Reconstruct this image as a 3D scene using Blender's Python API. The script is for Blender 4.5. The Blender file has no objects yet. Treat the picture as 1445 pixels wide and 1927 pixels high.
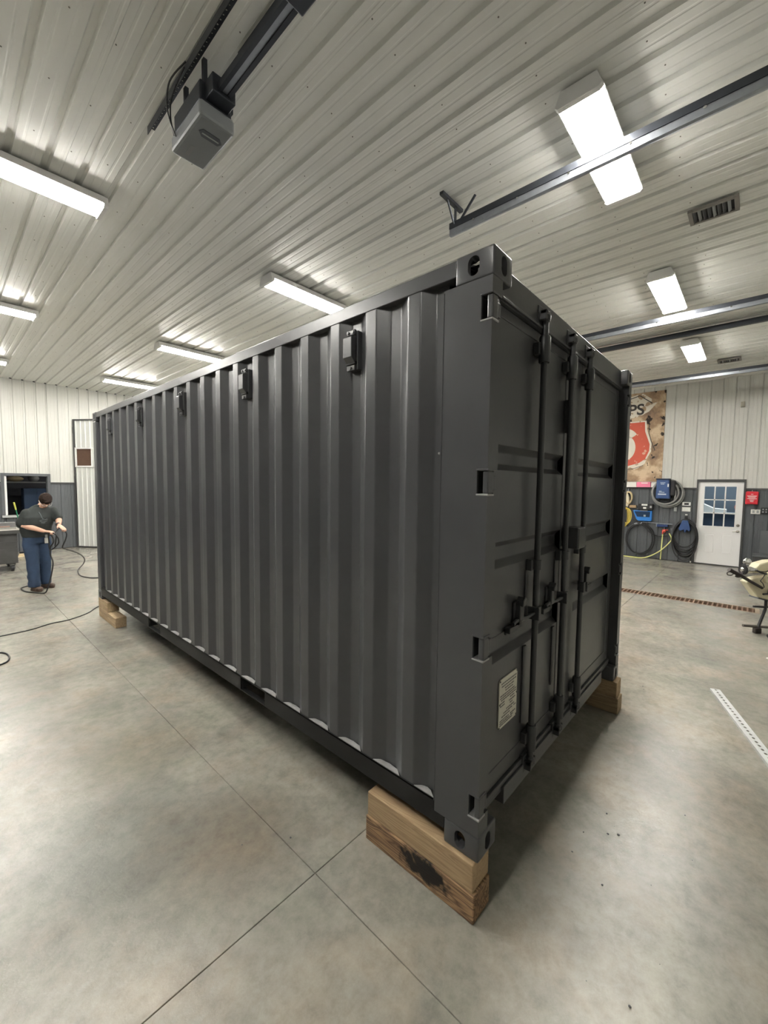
import bpy, bmesh, math, random
from math import sin, cos, pi, radians, sqrt, atan2, hypot
from mathutils import Vector, Matrix
from mathutils.bvhtree import BVHTree

random.seed(7)
sc = bpy.context.scene
COL = sc.collection

# ------------------------------------------------------------------ camera, world, exposure
IMG_W, IMG_H, F_PX = 1445, 1927, 767.7
cam_d = bpy.data.cameras.new('camera'); cam = bpy.data.objects.new('camera', cam_d); COL.objects.link(cam)
R_ = Vector((0.67241298, -0.74008995, 0.01129803)); U_ = Vector((0.04001712, 0.05159096, 0.99786622)); F_ = Vector((0.73909364, 0.67052609, -0.0643067))
cam.matrix_world = Matrix(((R_.x, U_.x, -F_.x, -1.51533), (R_.y, U_.y, -F_.y, -0.80457), (R_.z, U_.z, -F_.z, 1.89846), (0, 0, 0, 1)))
cam_d.sensor_fit = 'HORIZONTAL'; cam_d.sensor_width = 36.0; cam_d.lens = F_PX / IMG_W * 36.0
cam_d.clip_start = 0.05; cam_d.clip_end = 100
sc.camera = cam
world = bpy.data.worlds.new('world'); sc.world = world; world.use_nodes = True
world.node_tree.nodes['Background'].inputs[0].default_value = (0.02, 0.02, 0.022, 1)
world.node_tree.nodes['Background'].inputs[1].default_value = 0.2
vs = sc.view_settings
vs.view_transform = 'Standard'; vs.look = 'None'; vs.exposure = 1.88; vs.gamma = 1.0; vs.use_curve_mapping = False
TUBE_STRENGTH = 30.0

# room constants
XR, YF, ZC = 11.55, 13.85, 4.60
XL, YB = -7.5, -4.2
PITCH = 0.238
ZB, CH, CL, CW = 0.265, 2.591, 6.058, 2.438     # container base height and size

# ------------------------------------------------------------------ helpers
ORIGIN = {}
MATS = {}

def mat(name, col, rough=0.5, metal=0.0, var=0.08, scale=6.0, bump=0.0, bscale=60.0, spec=0.5, rvar=0.0, emit=None, estr=0.0, coat=0.0):
    if name in MATS: return MATS[name]
    m = bpy.data.materials.new(name); m.use_nodes = True
    nt = m.node_tree; n = nt.nodes; l = nt.links; b = n['Principled BSDF']
    b.inputs['Roughness'].default_value = rough; b.inputs['Metallic'].default_value = metal
    b.inputs['Specular IOR Level'].default_value = spec
    b.inputs['Coat Weight'].default_value = coat
    geo = n.new('ShaderNodeNewGeometry')
    if var > 0:
        tx = n.new('ShaderNodeTexNoise'); tx.inputs['Scale'].default_value = scale; tx.inputs['Detail'].default_value = 5
        l.new(geo.outputs['Position'], tx.inputs['Vector'])
        mx = n.new('ShaderNodeMix'); mx.data_type = 'RGBA'
        mx.inputs['A'].default_value = tuple(c * (1 - var) for c in col) + (1,)
        mx.inputs['B'].default_value = tuple(min(1, c * (1 + var)) for c in col) + (1,)
        l.new(tx.outputs['Fac'], mx.inputs['Factor']); l.new(mx.outputs['Result'], b.inputs['Base Color'])
        if rvar > 0:
            mr = n.new('ShaderNodeMapRange'); mr.inputs['To Min'].default_value = max(0, rough - rvar); mr.inputs['To Max'].default_value = rough + rvar
            l.new(tx.outputs['Fac'], mr.inputs['Value']); l.new(mr.outputs['Result'], b.inputs['Roughness'])
    else:
        b.inputs['Base Color'].default_value = tuple(col) + (1,)
    if bump > 0:
        t2 = n.new('ShaderNodeTexNoise'); t2.inputs['Scale'].default_value = bscale; t2.inputs['Detail'].default_value = 3
        l.new(geo.outputs['Position'], t2.inputs['Vector'])
        bp = n.new('ShaderNodeBump'); bp.inputs['Strength'].default_value = bump; bp.inputs['Distance'].default_value = 0.01
        l.new(t2.outputs['Fac'], bp.inputs['Height']); l.new(bp.outputs['Normal'], b.inputs['Normal'])
    if emit:
        b.inputs['Emission Color'].default_value = tuple(emit) + (1,); b.inputs['Emission Strength'].default_value = estr
    MATS[name] = m
    return m

def concrete_mat():
    m = bpy.data.materials.new('polished_concrete'); m.use_nodes = True
    nt = m.node_tree; n = nt.nodes; l = nt.links; b = n['Principled BSDF']
    geo = n.new('ShaderNodeNewGeometry')
    def noise(scale, det, rough=0.6, dist=0.0, vec=None):
        t = n.new('ShaderNodeTexNoise'); t.inputs['Scale'].default_value = scale; t.inputs['Detail'].default_value = det
        t.inputs['Roughness'].default_value = rough; t.inputs['Distortion'].default_value = dist
        l.new(vec or geo.outputs['Position'], t.inputs['Vector']); return t
    def ramp(src, stops):
        r = n.new('ShaderNodeValToRGB'); e = r.color_ramp.elements
        while len(e) < len(stops): e.new(0.5)
        for k, (p, c) in enumerate(stops): e[k].position = p; e[k].color = c if len(c) == 4 else tuple(c) + (1,)
        l.new(src, r.inputs['Fac']); return r
    def mix(a, bb, f, mode='MIX', fac=None):
        x = n.new('ShaderNodeMix'); x.data_type = 'RGBA'; x.blend_type = mode
        l.new(a, x.inputs['A']); l.new(bb, x.inputs['B'])
        if fac is None: x.inputs['Factor'].default_value = f
        else: l.new(fac, x.inputs['Factor'])
        return x.outputs['Result']
    big = noise(1.1, 6, 0.60, 0.35)
    base = ramp(big.outputs['Fac'], [(0.30, (.200, .194, .168)), (0.44, (.258, .247, .212)), (0.56, (.304, .289, .247)), (0.72, (.365, .346, .294))])
    hue = noise(2.3, 5, 0.6, 0.2)
    tint = ramp(hue.outputs['Fac'], [(0.34, (.97, 1.0, .97)), (0.5, (1, 1, 1)), (0.66, (1.05, .985, .94))])
    c = mix(base.outputs['Color'], tint.outputs['Color'], 1.0, 'MULTIPLY')
    fine = noise(14.0, 10, 0.74, 0.1)
    fr = ramp(fine.outputs['Fac'], [(0.3, (.74, .74, .74)), (0.5, (1, 1, 1)), (0.72, (1.22, 1.22, 1.22))])
    c = mix(c, fr.outputs['Color'], 0.9, 'MULTIPLY')
    mid = noise(4.2, 7, 0.66, 0.5)
    vr = ramp(mid.outputs['Fac'], [(0.32, (.84, .835, .82)), (0.5, (1, 1, 1)), (0.70, (1.08, 1.08, 1.07))])
    c = mix(c, vr.outputs['Color'], 0.9, 'MULTIPLY')
    for (sx_, sy_, rad, col) in ((-.50, 1.16, .30, (.70, .66, .61)), (-.93, 1.62, .36, (.80, .84, .85)), (-.55, 2.35, .30, (.86, .84, .78)), (1.6, -.75, .35, (.85, .82, .78))):
        vd = n.new('ShaderNodeVectorMath'); vd.operation = 'DISTANCE'; l.new(geo.outputs['Position'], vd.inputs[0]); vd.inputs[1].default_value = (sx_, sy_, 0)
        ad = n.new('ShaderNodeMath'); ad.operation = 'MULTIPLY_ADD'; l.new(mid.outputs['Fac'], ad.inputs[0]); ad.inputs[1].default_value = -.55; l.new(vd.outputs['Value'], ad.inputs[2])
        mr = n.new('ShaderNodeMapRange'); mr.inputs['From Min'].default_value = rad - .42; mr.inputs['From Max'].default_value = rad - .12; mr.inputs['To Min'].default_value = 1; mr.inputs['To Max'].default_value = 0
        l.new(ad.outputs[0], mr.inputs['Value'])
        cc_ = n.new('ShaderNodeRGB'); cc_.outputs[0].default_value = tuple(col) + (1,)
        c = mix(c, cc_.outputs[0], 1.0, 'MULTIPLY', mr.outputs['Result'])
    l.new(c, b.inputs['Base Color'])
    rr = n.new('ShaderNodeMapRange'); rr.inputs['From Min'].default_value = 0.3; rr.inputs['From Max'].default_value = 0.7
    rr.inputs['To Min'].default_value = 0.16; rr.inputs['To Max'].default_value = 0.255
    l.new(mid.outputs['Fac'], rr.inputs['Value']); l.new(rr.outputs['Result'], b.inputs['Roughness'])
    bp = n.new('ShaderNodeBump'); bp.inputs['Strength'].default_value = 0.30; bp.inputs['Distance'].default_value = 0.006
    l.new(fine.outputs['Fac'], bp.inputs['Height']); l.new(bp.outputs['Normal'], b.inputs['Normal'])
    b.inputs['Specular IOR Level'].default_value = 0.5
    return m

def wood_mat(name, c1, c2, char=None, axis=1, seed=0.0):
    m = bpy.data.materials.new(name); m.use_nodes = True
    nt = m.node_tree; n = nt.nodes; l = nt.links; b = n['Principled BSDF']
    geo = n.new('ShaderNodeNewGeometry')
    mp = n.new('ShaderNodeMapping'); mp.inputs['Scale'].default_value = (1, 0.09, 1) if axis == 1 else (0.09, 1, 1)
    mp.inputs['Location'].default_value = (seed, seed * .7, seed * 1.3)
    l.new(geo.outputs['Position'], mp.inputs['Vector'])
    t = n.new('ShaderNodeTexNoise'); t.inputs['Scale'].default_value = 16; t.inputs['Detail'].default_value = 2; t.inputs['Distortion'].default_value = 1.2
    l.new(mp.outputs['Vector'], t.inputs['Vector'])
    ml = n.new('ShaderNodeMath'); ml.operation = 'MULTIPLY'; ml.inputs[1].default_value = 13.0; l.new(t.outputs['Fac'], ml.inputs[0])
    fr = n.new('ShaderNodeMath'); fr.operation = 'PINGPONG'; fr.inputs[1].default_value = 1.0; l.new(ml.outputs[0], fr.inputs[0])
    mx = n.new('ShaderNodeMix'); mx.data_type = 'RGBA'; mx.inputs['A'].default_value = tuple(c1) + (1,); mx.inputs['B'].default_value = tuple(c2) + (1,)
    l.new(fr.outputs[0], mx.inputs['Factor']); out = mx.outputs['Result']
    if char:
        (cy, cz, ry, rz) = char
        sp = n.new('ShaderNodeSeparateXYZ'); l.new(geo.outputs['Position'], sp.inputs[0])
        def m2(op, a, v):
            q = n.new('ShaderNodeMath'); q.operation = op; l.new(a, q.inputs[0])
            if isinstance(v, float) or isinstance(v, int): q.inputs[1].default_value = v
            else: l.new(v, q.inputs[1])
            return q.outputs[0]
        dy = m2('POWER', m2('DIVIDE', m2('SUBTRACT', sp.outputs['Y'], cy), ry), 2.0)
        dz = m2('POWER', m2('DIVIDE', m2('SUBTRACT', sp.outputs['Z'], cz), rz), 2.0)
        d = m2('ADD', dy, dz)
        nz = n.new('ShaderNodeTexNoise'); nz.inputs['Scale'].default_value = 22; nz.inputs['Detail'].default_value = 4; l.new(geo.outputs['Position'], nz.inputs['Vector'])
        d = m2('ADD', d, m2('MULTIPLY', nz.outputs['Fac'], 1.1))
        r = n.new('ShaderNodeValToRGB'); r.color_ramp.elements[0].position = 0.75; r.color_ramp.elements[0].color = (0.03, 0.03, 0.03, 1)
        r.color_ramp.elements[1].position = 1.25; r.color_ramp.elements[1].color = (1, 1, 1, 1); l.new(d, r.inputs['Fac'])
        mm = n.new('ShaderNodeMix'); mm.data_type = 'RGBA'; mm.blend_type = 'MULTIPLY'; mm.inputs['Factor'].default_value = 1
        l.new(out, mm.inputs['A']); l.new(r.outputs['Color'], mm.inputs['B']); out = mm.outputs['Result']
    l.new(out, b.inputs['Base Color']); b.inputs['Roughness'].default_value = 0.75
    bp = n.new('ShaderNodeBump'); bp.inputs['Strength'].default_value = 0.25; bp.inputs['Distance'].default_value = 0.005
    l.new(fr.outputs[0], bp.inputs['Height']); l.new(bp.outputs['Normal'], b.inputs['Normal'])
    return m

def rust_mat():
    m = bpy.data.materials.new('rusted_board'); m.use_nodes = True
    nt = m.node_tree; n = nt.nodes; l = nt.links; b = n['Principled BSDF']
    geo = n.new('ShaderNodeNewGeometry')
    t = n.new('ShaderNodeTexNoise'); t.inputs['Scale'].default_value = 2.4; t.inputs['Detail'].default_value = 8; t.inputs['Roughness'].default_value = .65
    l.new(geo.outputs['Position'], t.inputs['Vector'])
    r = n.new('ShaderNodeValToRGB'); e = r.color_ramp.elements
    e[0].position = .36; e[0].color = (.17, .11, .075, 1); e[1].position = .62; e[1].color = (.58, .45, .30, 1)
    q = e.new(.5); q.color = (.33, .22, .13, 1); l.new(t.outputs['Fac'], r.inputs['Fac'])
    t2 = n.new('ShaderNodeTexNoise'); t2.inputs['Scale'].default_value = 5.2; t2.inputs['Detail'].default_value = 3; l.new(geo.outputs['Position'], t2.inputs['Vector'])
    r2 = n.new('ShaderNodeValToRGB'); r2.color_ramp.elements[0].position = .36; r2.color_ramp.elements[0].color = (.06, .05, .045, 1)
    r2.color_ramp.elements[1].position = .385; r2.color_ramp.elements[1].color = (1, 1, 1, 1); l.new(t2.outputs['Fac'], r2.inputs['Fac'])
    mm = n.new('ShaderNodeMix'); mm.data_type = 'RGBA'; mm.blend_type = 'MULTIPLY'; mm.inputs['Factor'].default_value = 1
    l.new(r.outputs['Color'], mm.inputs['A']); l.new(r2.outputs['Color'], mm.inputs['B']); l.new(mm.outputs['Result'], b.inputs['Base Color'])
    b.inputs['Roughness'].default_value = .7
    return m

def chipped(name, c, under, thr=.42):
    m = bpy.data.materials.new(name); m.use_nodes = True
    nt = m.node_tree; n = nt.nodes; l = nt.links; b = n['Principled BSDF']
    geo = n.new('ShaderNodeNewGeometry')
    t = n.new('ShaderNodeTexNoise'); t.inputs['Scale'].default_value = 7; t.inputs['Detail'].default_value = 6; l.new(geo.outputs['Position'], t.inputs['Vector'])
    r = n.new('ShaderNodeValToRGB'); e = r.color_ramp.elements
    e[0].position = thr - .02; e[0].color = tuple(under) + (1,); e[1].position = thr; e[1].color = tuple(c) + (1,)
    l.new(t.outputs['Fac'], r.inputs['Fac']); l.new(r.outputs['Color'], b.inputs['Base Color']); b.inputs['Roughness'].default_value = .6
    return m

def glass_mat(name, tint, fac=.35):
    m = bpy.data.materials.new(name); m.use_nodes = True
    nt = m.node_tree; n = nt.nodes; l = nt.links; o = n['Material Output']
    tr = n.new('ShaderNodeBsdfTransparent'); tr.inputs[0].default_value = tuple(tint) + (1,)
    gl = n.new('ShaderNodeBsdfGlossy'); gl.inputs['Roughness'].default_value = .04
    fz = n.new('ShaderNodeFresnel'); fz.inputs['IOR'].default_value = 1.5
    mx = n.new('ShaderNodeMixShader'); l.new(fz.outputs[0], mx.inputs[0]); l.new(tr.outputs[0], mx.inputs[1]); l.new(gl.outputs[0], mx.inputs[2])
    l.new(mx.outputs[0], o.inputs['Surface'])
    return m

class MB:
    def __init__(s, xf=None): s.v = []; s.f = []; s.xf = xf
    def pt(s, p):
        p = Vector(p)
        if s.xf is not None: p = s.xf @ p
        s.v.append(p); return len(s.v) - 1
    def face(s, idx): s.f.append(tuple(idx))
    def quad(s, *ps): s.face([s.pt(p) for p in ps]); return s
    def box(s, x0, x1, y0, y1, z0, z1):
        i = [s.pt((x, y, z)) for z in (z0, z1) for y in (y0, y1) for x in (x0, x1)]
        for q in ((0, 2, 3, 1), (4, 5, 7, 6), (0, 1, 5, 4), (2, 6, 7, 3), (0, 4, 6, 2), (1, 3, 7, 5)): s.face([i[k] for k in q])
        return s
    def prism(s, poly, place, a, b):
        n = len(poly); A = [s.pt(place(u, w, a)) for u, w in poly]; B = [s.pt(place(u, w, b)) for u, w in poly]
        s.face(A[::-1]); s.face(B)
        for k in range(n): s.face((A[k], A[(k + 1) % n], B[(k + 1) % n], B[k]))
        return s
    def tube(s, path, r, n=8, closed=False, caps=True):
        path = [Vector(p) for p in path]; m = len(path); rings = []
        rr = r if isinstance(r, (list, tuple)) else [r] * m
        prev = None
        for k in range(m):
            if closed: t = path[(k + 1) % m] - path[k - 1]
            else: t = path[min(k + 1, m - 1)] - path[max(k - 1, 0)]
            if t.length < 1e-9: t = Vector((0, 0, 1))
            t.normalize()
            if prev is None:
                a = Vector((0, 0, 1)) if abs(t.z) < .9 else Vector((1, 0, 0))
                nx = t.cross(a).normalized()
            else:
                nx = prev - t * prev.dot(t)
                nx = nx.normalized() if nx.length > 1e-6 else t.orthogonal().normalized()
            prev = nx; ny = t.cross(nx)
            rings.append([s.pt(path[k] + (nx * cos(2 * pi * j / n) + ny * sin(2 * pi * j / n)) * rr[k]) for j in range(n)])
        for k in range(m if closed else m - 1):
            A, B = rings[k], rings[(k + 1) % m]
            for j in range(n): s.face((A[j], A[(j + 1) % n], B[(j + 1) % n], B[j]))
        if caps and not closed: s.face(rings[0][::-1]); s.face(rings[-1])
        return s
    def cyl(s, p0, p1, r, n=12, r1=None): return s.tube([p0, p1], [r, r if r1 is None else r1], n)
    def ell(s, c, rad, nu=16, nv=10, rot=None):
        c = Vector(c); M = rot or Matrix.Identity(3); rings = []
        top = s.pt(c + M @ Vector((0, 0, rad[2]))); bot = s.pt(c - M @ Vector((0, 0, rad[2])))
        for i in range(1, nv):
            a = pi * i / nv
            rings.append([s.pt(c + M @ Vector((rad[0] * sin(a) * cos(2 * pi * j / nu), rad[1] * sin(a) * sin(2 * pi * j / nu), rad[2] * cos(a)))) for j in range(nu)])
        for j in range(nu):
            k = (j + 1) % nu
            s.face((top, rings[0][j], rings[0][k])); s.face((bot, rings[-1][k], rings[-1][j]))
            for i in range(len(rings) - 1): s.face((rings[i][j], rings[i + 1][j], rings[i + 1][k], rings[i][k]))
        return s
    def lathe(s, prof, c, n=24, axis='z'):
        c = Vector(c); rings = []
        for r, h in prof:
            ring = []
            for j in range(n):
                a = 2 * pi * j / n; p = (r * cos(a), r * sin(a), h)
                if axis == 'x': p = (p[2], p[0], p[1])
                elif axis == 'y': p = (p[0], p[2], p[1])
                ring.append(s.pt(c + Vector(p)))
            rings.append(ring)
        for A, B in zip(rings, rings[1:]):
            for j in range(n): s.face((A[j], A[(j + 1) % n], B[(j + 1) % n], B[j]))
        s.face(rings[0][::-1]); s.face(rings[-1]); return s
    def loft(s, secs, n=20):
        """secs: (centre, side_axis, side_half, front_axis, front_half)"""
        rings = []
        for c, a, ra, b, rb in secs:
            c = Vector(c); rings.append([s.pt(c + Vector(a) * ra * cos(2 * pi * j / n) + Vector(b) * rb * sin(2 * pi * j / n)) for j in range(n)])
        for A, B in zip(rings, rings[1:]):
            for j in range(n): s.face((A[j], A[(j + 1) % n], B[(j + 1) % n], B[j]))
        s.face(rings[0][::-1]); s.face(rings[-1]); return s
    def holed(s, place, w, h, hw, hh, d, n=20, cx=0, cy=0):
        """rectangular plate w x h with a stadium hole hw x hh (full sizes), depth 0..d; place(u, v, depth)"""
        W2, H2 = w / 2, h / 2
        angs = [2 * pi * k / n for k in range(n)] + [atan2(b, a) % (2 * pi) for a in (-W2 - cx, W2 - cx) for b in (-H2 - cy, H2 - cy)]
        angs = sorted(set(round(a, 5) for a in angs))
        def rh(a):
            c_, s_ = cos(a), sin(a)
            if hh >= hw: r = hw / 2; L = (hh - hw) / 2; cx2, cy2 = abs(c_), abs(s_)
            else: r = hh / 2; L = (hw - hh) / 2; cx2, cy2 = abs(s_), abs(c_)
            if cx2 > 1e-6 and r / cx2 * cy2 <= L: return r / cx2
            return L * cy2 + sqrt(max(0, r * r - (L * cx2) ** 2))
        def rr(a):
            c_, s_ = cos(a), sin(a); t = 1e9
            if c_ > 1e-7: t = min(t, (W2 - cx) / c_)
            if c_ < -1e-7: t = min(t, (-W2 - cx) / c_)
            if s_ > 1e-7: t = min(t, (H2 - cy) / s_)
            if s_ < -1e-7: t = min(t, (-H2 - cy) / s_)
            return t
        I0, O0, I1, O1 = [], [], [], []
        for a in angs:
            c_, s_ = cos(a), sin(a); i, o = rh(a), rr(a)
            I0.append(s.pt(place(cx + i * c_, cy + i * s_, 0))); O0.append(s.pt(place(cx + o * c_, cy + o * s_, 0)))
            I1.append(s.pt(place(cx + i * c_, cy + i * s_, d))); O1.append(s.pt(place(cx + o * c_, cy + o * s_, d)))
        m = len(angs)
        for k in range(m):
            j = (k + 1) % m
            s.face((I0[k], O0[k], O0[j], I0[j])); s.face((I1[j], O1[j], O1[k], I1[k]))
            s.face((I0[j], I1[j], I1[k], I0[k])); s.face((O0[k], O1[k], O1[j], O0[j]))
        return s
    def mesh(s, name, off=Vector((0, 0, 0)), weld=0):
        me = bpy.data.meshes.new(name); me.from_pydata([tuple(p - off) for p in s.v], [], s.f)
        bm = bmesh.new(); bm.from_mesh(me)
        if weld: bmesh.ops.remove_doubles(bm, verts=bm.verts, dist=weld)
        bmesh.ops.recalc_face_normals(bm, faces=bm.faces); bm.to_mesh(me); bm.free(); me.update(); return me
    def build(s, name, m, parent=None, at=None, bevel=0, smooth=False, weld=0, seg=2, limit=50):
        off = ORIGIN[parent.name] if parent is not None else Vector(at or (0, 0, 0))
        me = s.mesh(name, off, weld); return link(name, me, m, parent, off, bevel, smooth, seg, limit)

def link(name, me, m, parent=None, off=Vector((0, 0, 0)), bevel=0, smooth=False, seg=2, limit=50):
    o = bpy.data.objects.new(name, me); COL.objects.link(o)
    if m is not None:
        me.materials.clear(); me.materials.append(m)
    if parent is not None: o.parent = parent
    else: o.location = off
    ORIGIN[o.name] = Vector(off)
    if smooth:
        for p in me.polygons: p.use_smooth = True
        try: me.set_sharp_from_angle(angle=radians(42))
        except Exception: pass
    if bevel:
        md = o.modifiers.new('bevel', 'BEVEL'); md.width = bevel; md.segments = seg; md.limit_method = 'ANGLE'; md.angle_limit = radians(limit)
    return o

def tag(o, label, cat, group=None):
    o['label'] = label; o['category'] = cat
    if group: o['group'] = group
    return o
def thing(name, label, cat, loc=(0, 0, 0), group=None):
    o = bpy.data.objects.new(name, None); COL.objects.link(o); o.location = loc; o.empty_display_size = .1
    ORIGIN[o.name] = Vector(loc); return tag(o, label, cat, group)
def struct(o): o['kind'] = 'structure'; return o
def struct_root(name, loc=(0, 0, 0)):
    o = bpy.data.objects.new(name, None); COL.objects.link(o); o.location = loc; ORIGIN[o.name] = Vector(loc); return struct(o)
def copy_tree(o, parent=None):
    c = o.copy(); COL.objects.link(c); ORIGIN[c.name] = ORIGIN.get(o.name, Vector())
    if parent is not None: c.parent = parent
    for ch in list(o.children): copy_tree(ch, c)
    return c
def bez(pts, n=8, closed=False):
    """catmull-rom through pts"""
    P = [Vector(p) for p in pts]; out = []; m = len(P)
    rng = range(m) if closed else range(m - 1)
    for k in rng:
        p0 = P[k - 1] if (closed or k > 0) else P[0]; p1 = P[k]; p2 = P[(k + 1) % m]; p3 = P[(k + 2) % m] if (closed or k + 2 < m) else P[-1]
        for j in range(n):
            t = j / n
            out.append(.5 * ((2 * p1) + (p2 - p0) * t + (2 * p0 - 5 * p1 + 4 * p2 - p3) * t * t + (3 * p1 - p0 - 3 * p2 + p3) * t ** 3))
    if not closed: out.append(P[-1])
    return out
def remesh(mb, voxel, smooth_it=6):
    me = mb.mesh('tmp'); o = bpy.data.objects.new('tmp', me); COL.objects.link(o)
    r = o.modifiers.new('r', 'REMESH'); r.mode = 'VOXEL'; r.voxel_size = voxel; r.adaptivity = 0
    s = o.modifiers.new('s', 'SMOOTH'); s.factor = .5; s.iterations = smooth_it
    dg = bpy.context.evaluated_depsgraph_get(); out = bpy.data.meshes.new_from_object(o.evaluated_get(dg))
    bpy.data.objects.remove(o); bpy.data.meshes.remove(me)
    return out
def text_mesh(txt, size, extrude=.002, stretch=1.0, bold=0.0):
    cu = bpy.data.curves.new('t', 'FONT'); cu.body = txt; cu.size = size; cu.extrude = extrude; cu.align_x = 'CENTER'; cu.align_y = 'CENTER'; cu.offset = bold
    o = bpy.data.objects.new('t', cu); COL.objects.link(o)
    dg = bpy.context.evaluated_depsgraph_get(); me = bpy.data.meshes.new_from_object(o.evaluated_get(dg))
    bpy.data.objects.remove(o); bpy.data.curves.remove(cu); return me
def fit_text(name, txt, y0, y1, z0, z1, h, m, parent, bold=0.0):
    me = text_mesh(txt, 1.0, .001, 1.0, bold); xs_ = [v.co.x for v in me.vertices]; ys_ = [v.co.y for v in me.vertices]
    sx_, sy_ = (y1 - y0) / (max(xs_) - min(xs_)), (z1 - z0) / (max(ys_) - min(ys_))
    for v in me.vertices:
        x_, y_, z_ = v.co; v.co = Vector((XR - .002 - h - z_, y1 - (x_ - min(xs_)) * sx_, z0 + (y_ - min(ys_)) * sy_)) - ORIGIN[parent.name]
    return link(name, me, m, parent)
def place_text(name, txt, size, M, m, parent, stretch=1.0, bold=0.0):
    me = text_mesh(txt, size, .002, stretch, bold); me.transform(Matrix.Diagonal((stretch, 1, 1, 1))); me.transform(M)
    me.transform(Matrix.Translation(-ORIGIN[parent.name])); return link(name, me, m, parent)

# ------------------------------------------------------------------ materials
M_CONC = concrete_mat()
M_LINER = mat('white_liner_metal', (.74, .74, .70), .38, 0, .04, 2.0, spec=.5)
M_WALLW = mat('white_wall_metal', (.57, .57, .53), .42, 0, .05, 1.6)
M_WAIN = mat('charcoal_wall_metal', (.085, .092, .098), .45, 0, .1, 3)
M_TRIM = mat('dark_trim_metal', (.06, .06, .06), .45, 0, .08, 4)
M_PAINT = mat('container_paint', (.062, .063, .067), .31, 0, .10, 3, rvar=.04, bump=.03, bscale=45)
M_PAINT_DK = mat('container_hardware_paint', (.045, .047, .050), .38, 0, .12, 9)
M_UNDER = mat('underside_black', (.012, .012, .012), .7, 0, .2, 5)
M_LEDGE = mat('scuffed_silver_ledge', (.42, .42, .42), .35, .3, .35, 25)
M_RAIL = mat('black_rail_paint', (.012, .012, .012), .5, 0, .2, 5, spec=.25)
M_BARE = mat('bare_weld_metal', (.34, .34, .34), .35, .45, .3, 30)
M_GASKET = mat('black_rubber', (.015, .015, .016), .55, 0, .1, 20)
M_ZINC = mat('bright_zinc_strip', (.62, .63, .63), .4, .25, .1, 20)
M_GALV = mat('galvanised_steel', (.30, .32, .35), .38, .8, .15, 20)
M_DKSTEEL = mat('dark_steel', (.05, .055, .065), .4, .6, .2, 12)
M_WHITE = mat('white_enamel', (.78, .78, .76), .35, 0, .03, 5)
M_TUBE = mat('fluorescent_tube', (.9, .9, .9), .4, 0, 0, emit=(1.0, .97, .91), estr=TUBE_STRENGTH)
M_BLACK = mat('black_plastic', (.018, .018, .02), .4, 0, .1, 20)
M_RUBBER = mat('black_cable_rubber', (.016, .016, .017), .5, 0, .1, 20)
M_GREY = mat('grey_plastic', (.33, .34, .34), .45, 0, .05, 8)
M_BLUE = mat('blue_plastic', (.035, .075, .20), .4, 0, .12, 8)
M_BLUE2 = mat('bright_blue_plastic', (.02, .17, .52), .4, 0, .12, 8)
M_RED = mat('red_fabric', (.62, .02, .035), .6, 0, .1, 10)
M_YEL = mat('yellow_cord', (.72, .55, .10), .5, 0, .1, 15)
M_YELG = mat('pale_yellow_hose', (.72, .72, .27), .45, 0, .08, 15)
M_CREAM = mat('cream_enamel', (.62, .57, .40), .38, 0, .12, 7)
M_CHROME = mat('chrome', (.75, .75, .75), .12, 1, .05, 10)
M_TAN = mat('tan_canvas', (.62, .50, .30), .7, 0, .15, 12)
M_PINK = mat('pink_card', (.80, .22, .34), .55, 0, .1, 6)
M_PAPER = mat('white_paper', (.74, .73, .68), .6, 0, .05, 8)
M_INK = mat('grey_print', (.16, .155, .14), .6, 0, .1, 30)
M_BROWN = mat('brown_board', (.085, .042, .024), .6, 0, .2, 8)

# ================================================================== SETTING
# ---- floor: concrete slabs with saw-cut joints
M_JOINT = mat('joint_filler', (.13, .125, .105), .7, 0, .2, 20)
floor = struct(MB().box(XL - .2, 6.935, YB - .2, YF + .2, -.14, -.007).box(7.265, XR + .2, YB - .2, YF + .2, -.14, -.007).box(6.935, 7.265, YB - .2, -.957, -.14, -.007).box(6.935, 7.265, 8.84, YF + .2, -.14, -.007).build('floor', M_JOINT))
G = .0018
xs = [XL, -.335, 3.5, 6.93, 7.27, XR]; ys = [YB, -3.4, .695, 4.77, 8.85, 12.9, YF]
for i in range(len(xs) - 1):
    for j in range(len(ys) - 1):
        segs = [(ys[j], ys[j + 1])]
        if xs[i] == 6.93:
            a, b2 = segs[0]
            if j == 1: segs = [(a, -.96)]
            elif j in (2, 3): segs = []
        for a, b2 in segs:
            MB().box(xs[i] + G, xs[i + 1] - G, a + G, b2 - G, -.02, 0).build('slab', M_CONC, floor, bevel=.0015, seg=1)
# ---- drain
dr = struct(MB().box(6.94, 7.26, -.955, 8.84, -.11, -.10).build('floor_drain_bed', M_UNDER))
drain = thing('trench_drain', 'long rusty trench drain grate set flush in the concrete beyond the container', 'drain', (7.1, 3.9, 0))
MB().box(6.935, 6.965, -.955, 8.84, -.1, .001).box(7.235, 7.265, -.955, 8.84, -.1, .001).box(6.965, 7.235, -.955, -.90, -.1, .001).build('frame', mat('drain_frame', (.28, .22, .16), .6, .3, .2, 10), drain)
rm = mat('rusted_iron', (.16, .095, .06), .7, .2, .3, 15)
bar_me = None
y = -.885; nb = 0
while y < 2.2:
    if bar_me is None:
        b_ = MB().box(6.967, 7.233, 0, .022, -.03, 0); bar_me = b_.mesh('grate_bar', Vector((0, 0, 0))); bar_me.materials.append(rm)
    o = bpy.data.objects.new('grate_bar', bar_me); COL.objects.link(o); o.parent = drain; o.location = Vector((0, y, 0)) - Vector((7.1, 3.9, 0)); nb += 1
    y += .062
mb = MB()
while y < 8.8: mb.box(6.967, 7.233, y, y + .022, -.03, 0); y += .062
o = mb.build('grate_bars', rm, drain); o['kind'] = 'stuff'
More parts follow.
